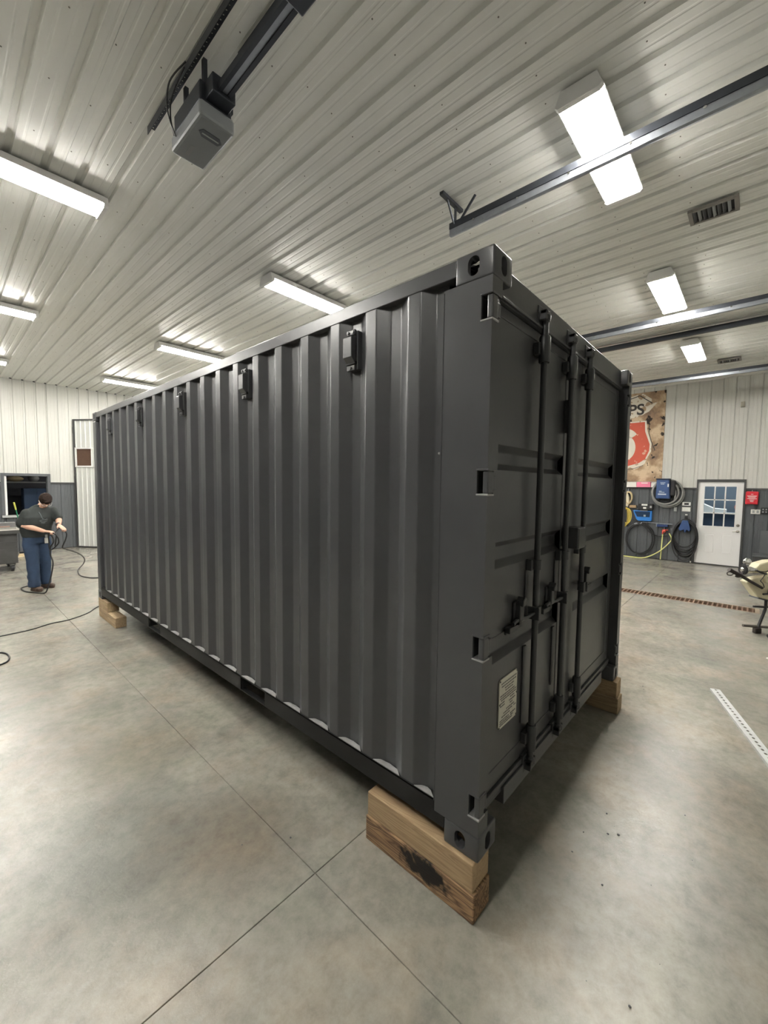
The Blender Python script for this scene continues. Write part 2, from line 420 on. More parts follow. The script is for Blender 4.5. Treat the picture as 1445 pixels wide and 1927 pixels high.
mb = MB()
for k in range(2): mb.box(7.04 + .1 * k, 7.055 + .1 * k, -.9, 8.82, -.028, -.002)
mb.build('grate_runner', rm, drain)

# ---- ribbed metal sheet
BK = .034
def profile(s0, s1, phase, dmaj=.026, dmin=.0022, wide=.030):
    k0 = math.ceil((s0 - phase) / PITCH - 1); pts = []
    k = k0
    while phase + k * PITCH < s1 + PITCH:
        c = phase + k * PITCH
        pts += [(c - wide, 0), (c - wide * .55, -dmaj), (c + wide * .55, -dmaj), (c + wide, 0)]
        for d in (.08, .158): pts += [(c + d - .011, 0), (c + d - .005, -dmin), (c + d + .005, -dmin), (c + d + .011, 0)]
        k += 1
    def at(s):
        for (a, ha), (b, hb) in zip(pts, pts[1:]):
            if a <= s <= b: return ha + (hb - ha) * (s - a) / max(1e-9, b - a)
        return 0
    inner = [(s, h) for s, h in pts if s0 < s < s1]
    return [(s0, at(s0))] + inner + [(s1, at(s1))]
def sheet(place, s0, s1, a, b, phase, m, parent, name='panel', **kw):
    pr = profile(s0, s1, phase, **kw); poly = [(s0, -BK)] + pr + [(s1, -BK)]
    return MB().prism(poly, place, a, b).build(name, m, parent)
def panel_edges(lo, hi, phase):
    w = PITCH * 4; k = math.ceil((lo - (phase + PITCH * .45)) / w); e = [lo]
    while True:
        s = phase + PITCH * .45 + k * w
        if s >= hi - .02: break
        if s > lo + .02: e.append(s)
        k += 1
    return e + [hi]
def panels(place, lo, hi, a, b, phase, m, parent, **kw):
    e = panel_edges(lo, hi, phase)
    for s0, s1 in zip(e, e[1:]): sheet(place, s0 + .0008, s1 - .0008, a, b, phase, m, parent, **kw)

# ---- ceiling
ceiling = struct(MB().box(XL - .1, XR + .1, YB - .1, YF + .1, ZC + BK + .0005, ZC + .14).build('ceiling', M_TRIM))
panels(lambda s, h, t: (s, t, ZC - h), XL, XR, YB, YF, .182, M_LINER, ceiling)
mb = MB()
k = -24
while .182 + k * PITCH < XR - .1:
    x = .182 + k * PITCH
    if x > XL + .1:
        for yy in [YB + .3 + .61 * q for q in range(28)]:
            if yy < YF - .1: mb.lathe([(.005, 0), (.005, -.003), (.002, -.005)], (x + .12, yy + .03 * (k % 3), ZC - .0), 6)
    k += 1
o = mb.build('screws', mat('screw_heads', (.22, .21, .18), .5, .3, 0), ceiling); o['kind'] = 'stuff'

# ---- right wall (entry door in it)
DY0, DY1, DZ = -.640, .300, 2.146
wall_right = struct(MB().box(XR + BK + .0005, XR + .15, YB, DY0, 0, ZC).box(XR + BK + .0005, XR + .15, DY1, YF, 0, ZC).box(XR + BK + .0005, XR + .15, DY0, DY1, DZ, ZC).build('wall_right', M_TRIM))
pR = lambda s, h, t: (XR - h, s, t)
PHR = .838
WZ = 1.915
for lo, hi in ((YB, DY0), (DY1, YF)):
    panels(pR, lo, hi, .012, WZ - .02, PHR, M_WAIN, wall_right, dmaj=.016, wide=.014, dmin=.002); panels(pR, lo, hi, WZ + .02, ZC, PHR, M_WALLW, wall_right, dmaj=.016, wide=.014, dmin=.002)
panels(pR, DY0, DY1, DZ, ZC, PHR, M_WALLW, wall_right, dmaj=.016, wide=.014, dmin=.002)
t1 = MB()
for lo, hi in ((YB, DY0), (DY1, YF)): t1.box(XR - .028, XR + .01, lo, hi, WZ - .022, WZ + .022)
struct(t1.build('trim_1', M_TRIM))

# ---- far wall (pass-through window + big swing door)
WX0, WX1, WZ0, WZ1 = -.27, .62, 1.0, 2.05
OX0, OX1, OZ = 1.27, 3.15, 3.70
wall_far = struct(MB().box(XL, WX0, YF + BK + .0005, YF + .15, 0, ZC).box(WX1, OX0, YF + BK + .0005, YF + .15, 0, ZC).box(WX0, WX1, YF + BK + .0005, YF + .15, 0, WZ0)
                  .box(WX0, WX1, YF + BK + .0005, YF + .15, WZ1, ZC).box(OX0, OX1, YF + BK + .0005, YF + .15, OZ, ZC).box(OX1, XR, YF + BK + .0005, YF + .15, 0, ZC).build('wall_far', M_TRIM))
pF = lambda s, h, t: (s, YF - h, t)
PHF = -.045; WF = 1.87
for lo, hi in ((XL, WX0 - .06), (WX1 + .06, OX0), (OX1, XR)):
    panels(pF, lo, hi, .012, WF - .02, PHF, M_WAIN, wall_far, dmaj=.016, wide=.014, dmin=.002); panels(pF, lo, hi, WF + .02, ZC, PHF, M_WALLW, wall_far, dmaj=.016, wide=.014, dmin=.002)
panels(pF, WX0 - .06, WX1 + .06, .012, WZ0 - .06, PHF, M_WAIN, wall_far); panels(pF, WX0 - .06, WX1 + .06, WZ1 + .06, ZC, PHF, M_WALLW, wall_far)
panels(pF, OX0, OX1, OZ, ZC, PHF, M_WALLW, wall_far)
t2 = MB()
for lo, hi in ((XL, WX0 - .07), (WX1 + .07, OX0 - .03), (OX1, XR)): t2.box(lo, hi, YF - .026, YF + .01, WF - .018, WF + .018)
struct(t2.build('trim_2', M_TRIM))
win = struct_root('window_1', (.175, YF, 1.5))
MB().box(WX0 - .07, WX0, YF - .03, YF + .02, WZ0 - .07, WZ1 + .07).box(WX1, WX1 + .07, YF - .03, YF + .02, WZ0 - .07, WZ1 + .07).box(WX0, WX1, YF - .03, YF + .02, WZ1, WZ1 + .07).build('window_frame', M_WAIN, win, bevel=.004)
MB().box(WX0 - .07, WX1 + .07, YF - .06, YF + .16, WZ0 - .06, WZ0).build('window_sill', M_GREY, win, bevel=.004)
MB().box(WX0, WX0 + .05, YF + .02, YF + .17, WZ0, WZ1).build('jamb', M_WHITE, win); MB().box(WX1 - .012, WX1, YF + .02, YF + .17, WZ0, WZ1).build('jamb', M_WAIN, win)
# dim store room behind the far wall
M_DIM = mat('store_room_wall', (.05, .052, .06), .8, 0, .2, 2)
sr = struct(MB().box(-2.4, 4.2, YF + 2.6, YF + 2.7, 0, ZC).box(-2.4, -2.3, YF + .15, YF + 2.6, 0, ZC).box(4.1, 4.2, YF + .15, YF + 2.6, 0, ZC).box(-2.4, 4.2, YF + .15, YF + 2.7, ZC - .05, ZC + .05).box(-2.4, 4.2, YF + .15, YF + 2.7, -.1, -.002).build('wall_store_room', M_DIM))
cab = thing('storage_cabinet', 'dark blue cabinet in the dim room behind the pass-through window', 'cabinet', (.55, YF + 1.5, 0))
MB().box(.25, .85, YF + 1.3, YF + 1.8, 0, 1.7).build('body', mat('navy_steel', (.02, .05, .11), .5, 0, .1, 6), cab, bevel=.006)
for k in range(2): MB().box(.26 + .295 * k, .545 + .295 * k, YF + 1.28, YF + 1.3, .05, 1.66).build('door', mat('navy_steel', (.02, .05, .11)), cab, bevel=.004)
shelf = thing('store_shelf', 'grey shelf near the ceiling of the dim store room', 'shelf', (0, YF + 1.6, 1.86))
MB().box(-.8, 1.1, YF + 1.3, YF + 1.9, 1.86, 1.9).build('board', M_GREY, shelf); MB().box(-.8, -.76, YF + 1.3, YF + 1.9, 0, 1.86).build('upright', M_GREY, shelf)
MB().box(1.06, 1.1, YF + 1.3, YF + 1.9, 0, 1.86).build('upright', M_GREY, shelf)
for k, (x, w, h) in enumerate(((-.35, .16, .12), (.10, .2, .16), (.52, .14, .2))):
    tag(MB().ell((x, YF + 1.55, 1.9 + h * .5), (w, .16, h * .5), 12, 8).build('sack', M_TAN if k % 2 else M_GREY, smooth=True, at=(x, YF + 1.55, 1.9)), ['small grey sack at the left end of the store room shelf', 'tan sack in the middle of the store room shelf', 'rounded grey sack at the right of the store room shelf'][k], 'sack', 'sacks on the store room shelf')

# ---- big swing door standing open at the far wall
dd = Vector((.54, -.84, 0)).normalized(); dn = Vector((dd.y, -dd.x, 0))      # dn faces the camera side
if dn.y > 0: dn = -dn
H0 = Vector((1.262, YF - .03, 0))
XD = Matrix(((dd.x, dn.x, 0, H0.x), (dd.y, dn.y, 0, H0.y), (0, 0, 1, 0), (0, 0, 0, 1)))
door2 = struct_root('door_2', tuple(H0))
M_DOORW = mat('white_door_metal', (.64, .65, .62), .45, 0, .04, 3)
pD = lambda s, h, t: (s, .02 + h, t)
def dpanel(s0, s1, z0, z1):
    k = 0; s = s0
    poly = [(s0, 0)]
    c = s0 + .03
    while c < s1 - .02:
        poly += [(c - .02, .0), (c - .012, .02), (c + .012, .02), (c + .02, 0)]; c += .155
    poly += [(s1, 0), (s1, -.015), (s0, -.015)]
    return MB(XD).prism(poly, pD, z0, z1).build('panel', M_DOORW, door2)
dpanel(.05, 1.80, .04, 2.33); dpanel(.05, 1.80, 2.90, 3.66)
dpanel(.63, 1.80, 2.335, 2.895)
MB(XD).box(0, .05, -.02, .045, .01, 3.70).box(1.80, 1.85, -.02, .045, .01, 3.70).box(.05, 1.80, -.02, .045, 3.66, 3.70).box(.05, 1.80, -.02, .045, .01, .045).build('edge_trim', M_TRIM, door2)
wp = MB(XD).box(.05, .09, 0, .05, 2.335, 2.895).box(.585, .625, 0, .05, 2.335, 2.895).box(.09, .585, 0, .05, 2.335, 2.375).box(.09, .585, 0, .05, 2.855, 2.895).build('window_frame', M_WHITE, door2)
MB(XD).box(.09, .585, .005, .02, 2.375, 2.855).build('window_board', M_BROWN, wp)
for z in (.5, 1.9, 3.3): MB(XD).cyl((-.004, .03, z), (-.004, .03, z + .18), .014, 8).build('hinge', M_TRIM, door2)

M_ODOOR = mat('overhead_door_paint', (.42, .42, .40), .5, 0, .05, 3)
# ---- back wall with overhead doors and left wall (behind the camera)
wall_back = struct(MB().box(XL, -2.3, YB - .15, YB, 0, ZC).box(1.95, 5.7, YB - .15, YB, 0, ZC).box(9.85, XR, YB - .15, YB, 0, ZC).box(-2.3, 1.95, YB - .15, YB, 3.7, ZC).box(5.7, 9.85, YB - .15, YB, 3.7, ZC).build('wall_back', M_WALLW))
wall_left = struct(MB().box(XL - .15, XL, YB, YF, 0, ZC).build('wall_left', M_TRIM))
pL = lambda s, h, t: (XL + BK + .0005 + h, s, t)
panels(pL, YB, YF, .012, WZ, PHR, M_WAIN, wall_left); panels(pL, YB, YF, WZ, ZC, PHR, mat('grey_side_wall', (.16, .16, .155), .5), wall_left)
for q, (a, b) in enumerate(((-2.3, 1.95), (5.7, 9.85))):
    d = struct_root('door_%d' % (3 + q), ((a + b) / 2, YB - .05, 0))
    for k in range(6): MB().box(a, b, YB - .09, YB - .04, .01 + k * .615, .615 * (k + 1)).build('panel', M_ODOOR, d, bevel=.008)

# ---- entry door in the right wall
door1 = struct_root('door_1', (XR, -.17, 0))
MB().box(XR - .035, XR + .12, DY0, DY0 + .035, 0, DZ).box(XR - .035, XR + .12, DY1 - .032, DY1, 0, DZ).box(XR - .035, XR + .12, DY0 + .035, DY1 - .032, DZ - .06, DZ).build('door_frame', M_TRIM, door1)
MB().box(XR + .0, XR + .12, DY0 + .035, DY1 - .032, 0, .028).build('threshold', M_TRIM, door1)
M_DOOR = mat('white_door_paint', (.80, .80, .79), .35, 0, .02, 3)
SY0, SY1, SZ0, SZ1 = -.602, .266, .03, 2.083
PY0, PY1, PZ0, PZ1 = -.470, .135, .985, 1.97
sx0, sx1 = XR + .005, XR + .05
slab = MB().box(sx0, sx1, SY0, PY0, SZ0, SZ1).box(sx0, sx1, PY1, SY1, SZ0, SZ1).box(sx0, sx1, PY0, PY1, PZ1, SZ1).box(sx0, sx1, PY0, PY1, SZ0, PZ0).build('door_leaf', M_DOOR, door1)
for (a, b) in ((-.125, .105), (-.470, -.240)):
    for (y0_, y1_, z0_, z1_) in ((a, b, .285, .30), (a, b, .79, .805), (a, a + .015, .30, .79), (b - .015, b, .30, .79)): pass
    MB().box(XR - .003, XR + .006, a + .03, b - .03, .32, .775).build('raised_panel', M_DOOR, slab, bevel=.006)
    MB().box(XR - .001, XR + .006, a, b, .285, .30).box(XR - .001, XR + .006, a, b, .795, .81).box(XR - .001, XR + .006, a, a + .012, .30, .795).box(XR - .001, XR + .006, b - .012, b, .30, .795).build('moulding', M_DOOR, slab)
MB().box(XR - .006, XR + .006, PY0 - .03, PY0, PZ0 - .03, PZ1 + .03).box(XR - .006, XR + .006, PY1, PY1 + .03, PZ0 - .03, PZ1 + .03).box(XR - .006, XR + .006, PY0, PY1, PZ1, PZ1 + .03).box(XR - .006, XR + .006, PY0, PY1, PZ0 - .03, PZ0).build('glazing_frame', M_DOOR, slab)
M_PANE = glass_mat('door_glass', (.80, .88, .95))
pw = (PY1 - PY0) / 3; ph = (PZ1 - PZ0) / 3
for i in range(3):
    for j in range(3):
        MB().box(XR + .022, XR + .027, PY0 + i * pw, PY0 + (i + 1) * pw, PZ0 + j * ph, PZ0 + (j + 1) * ph).build('pane', M_PANE, slab)
for i in (1, 2): MB().box(XR - .004, XR + .04, PY0 + i * pw - .013, PY0 + i * pw + .013, PZ0, PZ1).build('muntin', M_DOOR, slab)
for j in (1, 2): MB().box(XR - .004, XR + .04, PY0, PY1, PZ0 + j * ph - .013, PZ0 + j * ph + .013).build('muntin', M_DOOR, slab)
M_SATIN = mat('satin_nickel', (.35, .33, .30), .3, .9, .05, 20)
MB().lathe([(.034, 0), (.034, -.012), (.024, -.02), (.024, -.028), (.008, -.03)], (XR + .005, -.537, 1.03), 16, 'x').build('deadbolt', M_SATIN, slab, smooth=True)
MB().lathe([(.034, 0), (.034, -.01), (.014, -.014), (.014, -.05)], (XR + .005, -.540, .885), 16, 'x').tube([(XR - .042, -.540, .885), (XR - .045, -.50, .888), (XR - .04, -.44, .88)], [.011, .010, .007], 8).build('lever_handle', M_SATIN, slab, smooth=True)
for z in (.25, 1.05, 1.85): MB().cyl((XR - .0, SY1 + .004, z), (XR - .0, SY1 + .004, z + .1), .007, 8).build('hinge', M_SATIN, slab)
# small room seen through the door glass
M_RM = mat('office_wall', (.10, .125, .15), .8, 0, .1, 2)
orm = struct(MB().box(13.9, 14.0, -2, 1.8, 0, 2.7).box(XR + .15, 14, -2.1, -2, 0, 2.7).box(XR + .15, 14, 1.8, 1.9, 0, 2.7).box(XR + .15, 14, -2.1, 1.9, 2.6, 2.7).box(XR + .15, 14, -2.1, 1.9, -.1, -.002).build('wall_office', M_RM))
fill_d = bpy.data.lights.new('office_fill_light', 'AREA'); fill_d.shape = 'RECTANGLE'; fill_d.size = .6; fill_d.size_y = 1.2; fill_d.energy = 15; fill_d.color = (1, .95, .88)  # unseen area light added to brighten the room behind the door glass
lo_ = bpy.data.objects.new('office_fill_light', fill_d); COL.objects.link(lo_); lo_.location = (12.8, -.2, 2.58)
desk = thing('counter', 'blue counter seen through the glass of the white entry door', 'counter', (13.2, -.2, 0))
MB().box(12.9, 13.5, -1.1, .9, 0, 1.22).build('body', mat('counter_blue', (.075, .12, .18), .5, 0, .2, 5), desk, bevel=.01); MB().box(12.87, 13.52, -1.12, .92, 1.22, 1.26).build('top', M_GREY, desk, bevel=.006)
tag(MB().prism([(-.25, 0), (.55, 0), (.55, .1), (.30, .26), (.02, .12), (-.25, .1)], lambda u, w, t: (t, u, 1.26 + w), 13.0, 13.3).build('paper_stack', M_PAPER, at=(13.1, .1, 1.26), bevel=.01), 'white draped sheet on the counter behind the door glass', 'sheet')
tag(MB().ell((13.15, -.62, 1.42), (.12, .22, .16), 14, 8).build('red_bundle', mat('dull_red_cloth', (.40, .16, .13), .8, 0, .2, 9), smooth=True, at=(13.15, -.62, 1.26)), 'dull red bundle on the counter behind the door glass', 'bundle')

# ================================================================== SHIPPING CONTAINER
LBL = 'long dark grey corrugated shipping container raised on timber blocks with locked end doors'
cont = thing('shipping_container', LBL, 'container', (CW / 2, CL / 2, ZB))
Z0, Z1 = ZB, ZB + CH
def stadium(w, h, n=10):
    if h >= w: r = w / 2; L = (h - w) / 2; return [(r * cos(pi * k / n), L + r * sin(pi * k / n)) for k in range(n + 1)] + [(r * cos(pi + pi * k / n), -L + r * sin(pi + pi * k / n)) for k in range(n + 1)]
    return [(y_, -x_) for x_, y_ in stadium(h, w, n)]
def boolean(base, cutters, bevel=0):
    objs = []
    for m_ in [base] + cutters:
        o_ = bpy.data.objects.new('tmp', m_.mesh('tmp')); COL.objects.link(o_); objs.append(o_)
    if bevel:
        bv = objs[0].modifiers.new('b', 'BEVEL'); bv.width = bevel; bv.segments = 3; bv.limit_method = 'ANGLE'
    for o_ in objs[1:]:
        md = objs[0].modifiers.new('x', 'BOOLEAN'); md.operation = 'DIFFERENCE'; md.solver = 'EXACT'; md.object = o_
    dg = bpy.context.evaluated_depsgraph_get(); me = bpy.data.meshes.new_from_object(objs[0].evaluated_get(dg))
    for o_ in objs: bpy.data.objects.remove(o_)
    return me
CL_, CW_, CHt = .178, .162, .118
cast_me = boolean(MB().box(0, CW_, 0, CL_, 0, CHt),
    [MB().box(.022, CW_ - .016, .022, CL_ - .016, .022, CHt - .024),
     MB().prism(stadium(.054, .079), lambda u, w, t: (t, .092 + u, .060 + w), -.02, .05),
     MB().prism(stadium(.048, .079), lambda u, w, t: (.086 + u, t, .060 + w), -.02, .05),
     MB().prism(stadium(.0635, .124), lambda u, w, t: (.081 + u, .089 + w, t), CHt - .05, CHt + .02)], .009)
def casting(sx, sy, sz):
    me = cast_me.copy()
    me.transform(Matrix(((1 if sx == 0 else -1, 0, 0, 0 if sx == 0 else CW), (0, 1 if sy == 0 else -1, 0, 0 if sy == 0 else CL), (0, 0, 1 if sz == 1 else -1, Z1 - CHt if sz == 1 else Z0 + CHt), (0, 0, 0, 1))))
    me.transform(Matrix.Translation(-ORIGIN['shipping_container']))
    if ((sx == 1) + (sy == 1) + (sz == 0)) % 2: me.flip_normals()
    return link('corner_casting', me, M_PAINT, cont, ORIGIN['shipping_container'], smooth=True)
for a in (0, 1):
    for b in (0, 1):
        for c in (0, 1): casting(a, b, c)
# inner bare edge piece seen through the top casting's oval
MB().box(.05, .075, .075, .10, Z1 - .085, Z1 - .045).build('casting_lug', M_BARE, cont)

HZ = [2.62, 1.917, 1.216, .513]      # hinge centres
PZ0c, PZ1c = Z0 + .118, Z1 - .118
def corner_post(sx):
    X = (lambda x: x) if sx == 0 else (lambda x: CW - x)
    def bx(m, xa, xb, ya, yb, za, zb): m.box(min(X(xa), X(xb)), max(X(xa), X(xb)), ya, yb, za, zb)
    m = MB(); cuts = sorted(HZ)
    zc = PZ0c
    for h in cuts + [None]:
        top = h - .05 if h else PZ1c
        if top > zc: bx(m, 0, .012, .004, .052, zc, top)
        zc = (h + .05) if h else zc
    bx(m, 0, .012, .052, .232, PZ0c, PZ1c)                     # outer side plate
    zc = PZ0c
    for h in cuts + [None]:
        top = h - .05 if h else PZ1c
        if top > zc: bx(m, .012, .085, .004, .016, zc, top)     # front return
        zc = (h + .05) if h else zc
    bx(m, .073, .085, .016, .10, PZ0c, PZ1c)                    # step back to the door
    bx(m, .012, .10, .218, .232, PZ0c, PZ1c)
    m.build('corner_post', M_PAINT, cont)
    for h in HZ:
        g = MB(); bx(g, .003, .050, .002, .028, h - .047, h + .047)
        hp = g.build('hinge', M_PAINT, cont, bevel=.006)
        g = MB(); bx(g, -.002, .055, .0, .056, h + .047, h + .056); g.build('hinge_lug', M_PAINT, hp, bevel=.003); g = MB(); bx(g, -.002, .055, .0, .056, h - .056, h - .047); g.build('hinge_lug', M_BARE, hp, bevel=.003)
        g = MB(); g.cyl((X(.03), .015, h - .06), (X(.03), .015, h + .064), .010, 10); g.build('hinge_pin', M_BARE, hp)
        g = MB(); bx(g, .05, .082, .008, .022, h - .03, h + .03); g.build('hinge_blade', M_PAINT, hp, bevel=.004)
        g = MB(); bx(g, .005, .075, .053, .06, h - .05, h + .05); g.build('pocket_plate', M_UNDER, hp)
corner_post(0); corner_post(1)
for sx in (0, 1):
    X = (lambda x: x) if sx == 0 else (lambda x: CW - x)
    MB().box(min(X(.002), X(.162)), max(X(.002), X(.162)), CL - .15, CL - .004, PZ0c, PZ1c).build('corner_post', M_PAINT, cont, bevel=.012)
    # a narrow weld bead down the post edge
    MB().cyl((X(.001), .234, PZ0c + .05), (X(.001), .234, PZ1c - .01), .004, 6).build('weld_bead', M_PAINT, cont, smooth=True)
    # top side rail
    MB().box(min(X(.004), X(.064)), max(X(.004), X(.064)), .178, CL - .178, Z1 - .076, Z1 - .006).build('top_side_rail', M_PAINT, cont, bevel=.004)
    # bottom side rail with fork pockets
    m = MB(); ya = .2345
    m.box(min(X(.0), X(.008)), max(X(.0), X(.008)), .178, .2345, Z0 + .068, Z0 + .1175)
    for (p0, p1) in ((1.69, 2.03), (3.68, 4.02)):
        m.box(min(X(.0), X(.008)), max(X(.0), X(.008)), ya, p0, Z0 + .068, Z0 + .172); ya = p1
    m.box(min(X(.0), X(.008)), max(X(.0), X(.008)), ya, CL - .178, Z0 + .068, Z0 + .172)
    m.box(min(X(.0), X(.06)), max(X(.0), X(.06)), .2345, CL - .178, Z0 + .165, Z0 + .173)
    m.box(min(X(.0), X(.04)), max(X(.0), X(.04)), .178, CL - .178, Z0 + .062, Z0 + .069)
    m.build('bottom_side_rail', M_RAIL, cont)
    for (p0, p1) in ((1.69, 2.03), (3.68, 4.02)):
        g = MB()
        g.box(min(X(.012), X(1.2)), max(X(.012), X(1.2)), p0 - .006, p0, Z0 + .07, Z0 + .165).box(min(X(.012), X(1.2)), max(X(.012), X(1.2)), p1, p1 + .006, Z0 + .07, Z0 + .165)
        g.build('fork_pocket', M_UNDER, cont)
    # silver scuffed ledge where the corrugated sheet meets the rail
    k = 0
    while .30 + k * .2773 < CL - .25:
        a = .439 + k * .2773 - .2773
        a0, a1 = max(.24, a + .01), a + .194
        if a1 > a0: MB().prism([(a0, .0), (a0 + .035, .028), ((a0 + a1) / 2, .034), (a1 - .03, .027), (a1, .0)], lambda u, w, t: (X(.003 + w), u, t), Z0 + .1735, Z0 + .177).build('rail_ledge', M_LEDGE, cont)
        k += 1
# corrugated side walls
def corrug(start, end, first):
    """profile points (s, depth): outer flat .073, slope .068, inner .068, slope .068"""
    P = [(start, .036)]; k = -1
    while True:
        o0 = first + k * .2773
        if o0 - .068 > end - .05: break
        for s, d in ((o0 - .068, .036), (o0, 0), (o0 + .073, 0), (o0 + .141, .036)):
            if start + .005 < s < end - .005: P.append((s, d))
        k += 1
    P.append((end, .036)); return P
def side_panel(sx):
    X = (lambda x: x) if sx == 0 else (lambda x: CW - x)
    pr = corrug(.236, CL - .15, .643); th = .003
    poly = [(s, d) for s, d in pr] + [(s, d + th) for s, d in reversed(pr)]
    A = [(s, d) for s, d in pr]
    m = MB()
    za, zb = Z0 + .17, Z1 - .07
    fr = [[m.pt((X(.007 + d), s, z)) for s, d in A] for z in (za, zb)]
    bk = [[m.pt((X(.007 + d + th), s, z)) for s, d in A] for z in (za, zb)]
    n = len(A)
    for k in range(n - 1):
        m.face((fr[0][k], fr[0][k + 1], fr[1][k + 1], fr[1][k])); m.face((bk[0][k + 1], bk[0][k], bk[1][k], bk[1][k + 1]))
    return m.build('corrugated_side', M_PAINT, cont, bevel=.005, seg=2, limit=20)
side_panel(0); side_panel(1)
# front end wall, roof, floor and cross members
pr = corrug(.16, CW - .16, .30)
m = MB(); a_ = [m.pt((s, CL - .01 - d, Z0 + .17)) for s, d in pr]; b_ = [m.pt((s, CL - .01 - d, Z1 - .07)) for s, d in pr]
for k in range(len(pr) - 1): m.face((a_[k], a_[k + 1], b_[k + 1], b_[k]))
m.build('corrugated_end', M_PAINT, cont)
MB().box(.162, CW - .162, CL - .06, CL - .006, Z1 - .08, Z1 - .01).build('end_rail', M_PAINT, cont); MB().box(.162, CW - .162, CL - .06, CL - .006, Z0 + .03, Z0 + .175).build('end_rail', M_PAINT, cont)
m = MB(); pr = corrug(.10, CL - .1, .2); a_ = [m.pt((.06, s, Z1 - .008 - .5 * d)) for s, d in pr]; b_ = [m.pt((CW - .06, s, Z1 - .008 - .5 * d)) for s, d in pr]
for k in range(len(pr) - 1): m.face((a_[k], a_[k + 1], b_[k + 1], b_[k]))
m.build('roof_sheet', M_PAINT, cont)
MB().box(.045, CW - .045, .12, CL - .06, Z0 + .145, Z0 + .172).build('floor_deck', M_UNDER, cont)
for k in range(17):
    yy = .35 + k * .335
    if any(p0 - .03 < yy < p1 + .03 for p0, p1 in ((1.69, 2.03), (3.68, 4.02))): continue
    MB().box(.03, CW - .03, yy, yy + .045, Z0 + .03, Z0 + .145).build('cross_member', M_UNDER, cont)
# vents
for k, yy in enumerate((.818, 1.927, 3.036, 4.145, 5.254)):
    vz = 2.61
    m = MB().prism([(.004, .075), (-.030, .062), (-.030, -.040), (.004, -.075)], lambda u, w, t: (u, t, vz + w), yy - .033, yy + .033)
    v = m.build('vent', M_PAINT, cont, bevel=.004)
    MB().box(.010, .044, yy - .040, yy + .040, vz - .10, vz + .10).build('vent_base', M_PAINT, v, bevel=.003)
    for q in (-.105, .078): MB().box(-.004, .01, yy - .030, yy + .030, vz + q, vz + q + .027).build('vent_flange', M_PAINT, v, bevel=.003)
    MB().cyl((-.01, yy - .018, vz + .092), (.0, yy - .018, vz + .092), .008, 8).cyl((-.01, yy + .018, vz + .092), (0, yy + .018, vz + .092), .008, 8).cyl((-.01, yy, vz - .092), (0, yy, vz - .092), .008, 8).build('vent_rivet', M_PAINT, v)
    MB().box(-.006, .012, yy - .034, yy + .034, vz - .073, vz - .058).build('vent_opening', M_UNDER, v)
# small bolt beside post
MB().ell((.003, .245, 2.045), (.006, .006, .006), 8, 6).build('rivet', M_BARE, cont)
# door header and sill
YD = .075
MB().box(.085, CW - .085, .052, .115, Z1 - .150, Z1 - .004).build('door_header', M_PAINT, cont, bevel=.004)
MB().box(.162, CW - .162, .040, .056, Z1 - .148, Z1 - .136).build('header_drip', M_PAINT, cont, bevel=.002)
m = MB().box(.085, CW - .085, .058, .14, Z0 + .135, Z0 + .165).box(.34, CW - .34, .048, .14, Z0 + .045, Z0 + .135).box(.085, .34, .062, .14, Z0 + .108, Z0 + .135).box(CW - .34, CW - .085, .062, .14, Z0 + .108, Z0 + .135)
m.build('door_sill', M_PAINT, cont, bevel=.003)
# doors
REC = [(1.977, 2.093), (1.515, 1.640), (1.058, 1.190)]
def leaf(xa, xb, ra, rb, nm):
    dz0, dz1 = Z0 + .168, Z1 - .152
    # vertical profile with recesses, extruded in x between ra and rb; flat frame around
    pts = [(dz0 + .09, 0)]
    for z0, z1 in sorted(REC): pts += [(z0, 0), (z0 + .030, .036), (z1 - .030, .036), (z1, 0)]
    pts += [(dz1 - .05, 0)]
    m = MB(); A = [m.pt((ra, YD + d, z)) for z, d in pts]; B = [m.pt((rb, YD + d, z)) for z, d in pts]
    for k in range(len(pts) - 1): m.face((A[k], B[k], B[k + 1], A[k + 1]))
    for arr, x in ((A, ra), (B, rb)):
        for z0, z1 in REC:
            i = [k for k, (z, d) in enumerate(pts) if abs(z - z0) < 1e-6][0]; m.face((arr[i], arr[i + 1], arr[i + 2], arr[i + 3]))
    d = m.build('door_panel' if False else 'cargo_door', M_PAINT, cont, bevel=.004, limit=25)
    f = MB().box(xa, ra, YD - .004, YD + .045, dz0, dz1).box(rb, xb, YD - .004, YD + .045, dz0, dz1).box(ra, rb, YD - .004, YD + .045, dz0, dz0 + .09).box(ra, rb, YD - .004, YD + .045, dz1 - .05, dz1)
    f.build('door_frame', M_PAINT, d, bevel=.004)
    MB().box(xa - .012, xa, YD + .002, YD + .03, dz0 - .01, dz1 + .01).box(xb, xb + .008, YD + .002, YD + .03, dz0 - .01, dz1 + .01).box(xa, xb, YD + .002, YD + .03, dz1, dz1 + .012).box(xa, xb, YD + .004, YD + .03, dz0 - .012, dz0).build('gasket', M_GASKET, d)
    return d
dl = leaf(.100, 1.206, .185, 1.075, 'l'); drr = leaf(1.226, CW - .100, 1.36, CW - .185, 'r')
MB().box(1.190, 1.242, YD - .016, YD - .002, Z0 + .17, Z1 - .155).build('centre_cover', M_PAINT, drr, bevel=.004)
RY = .033
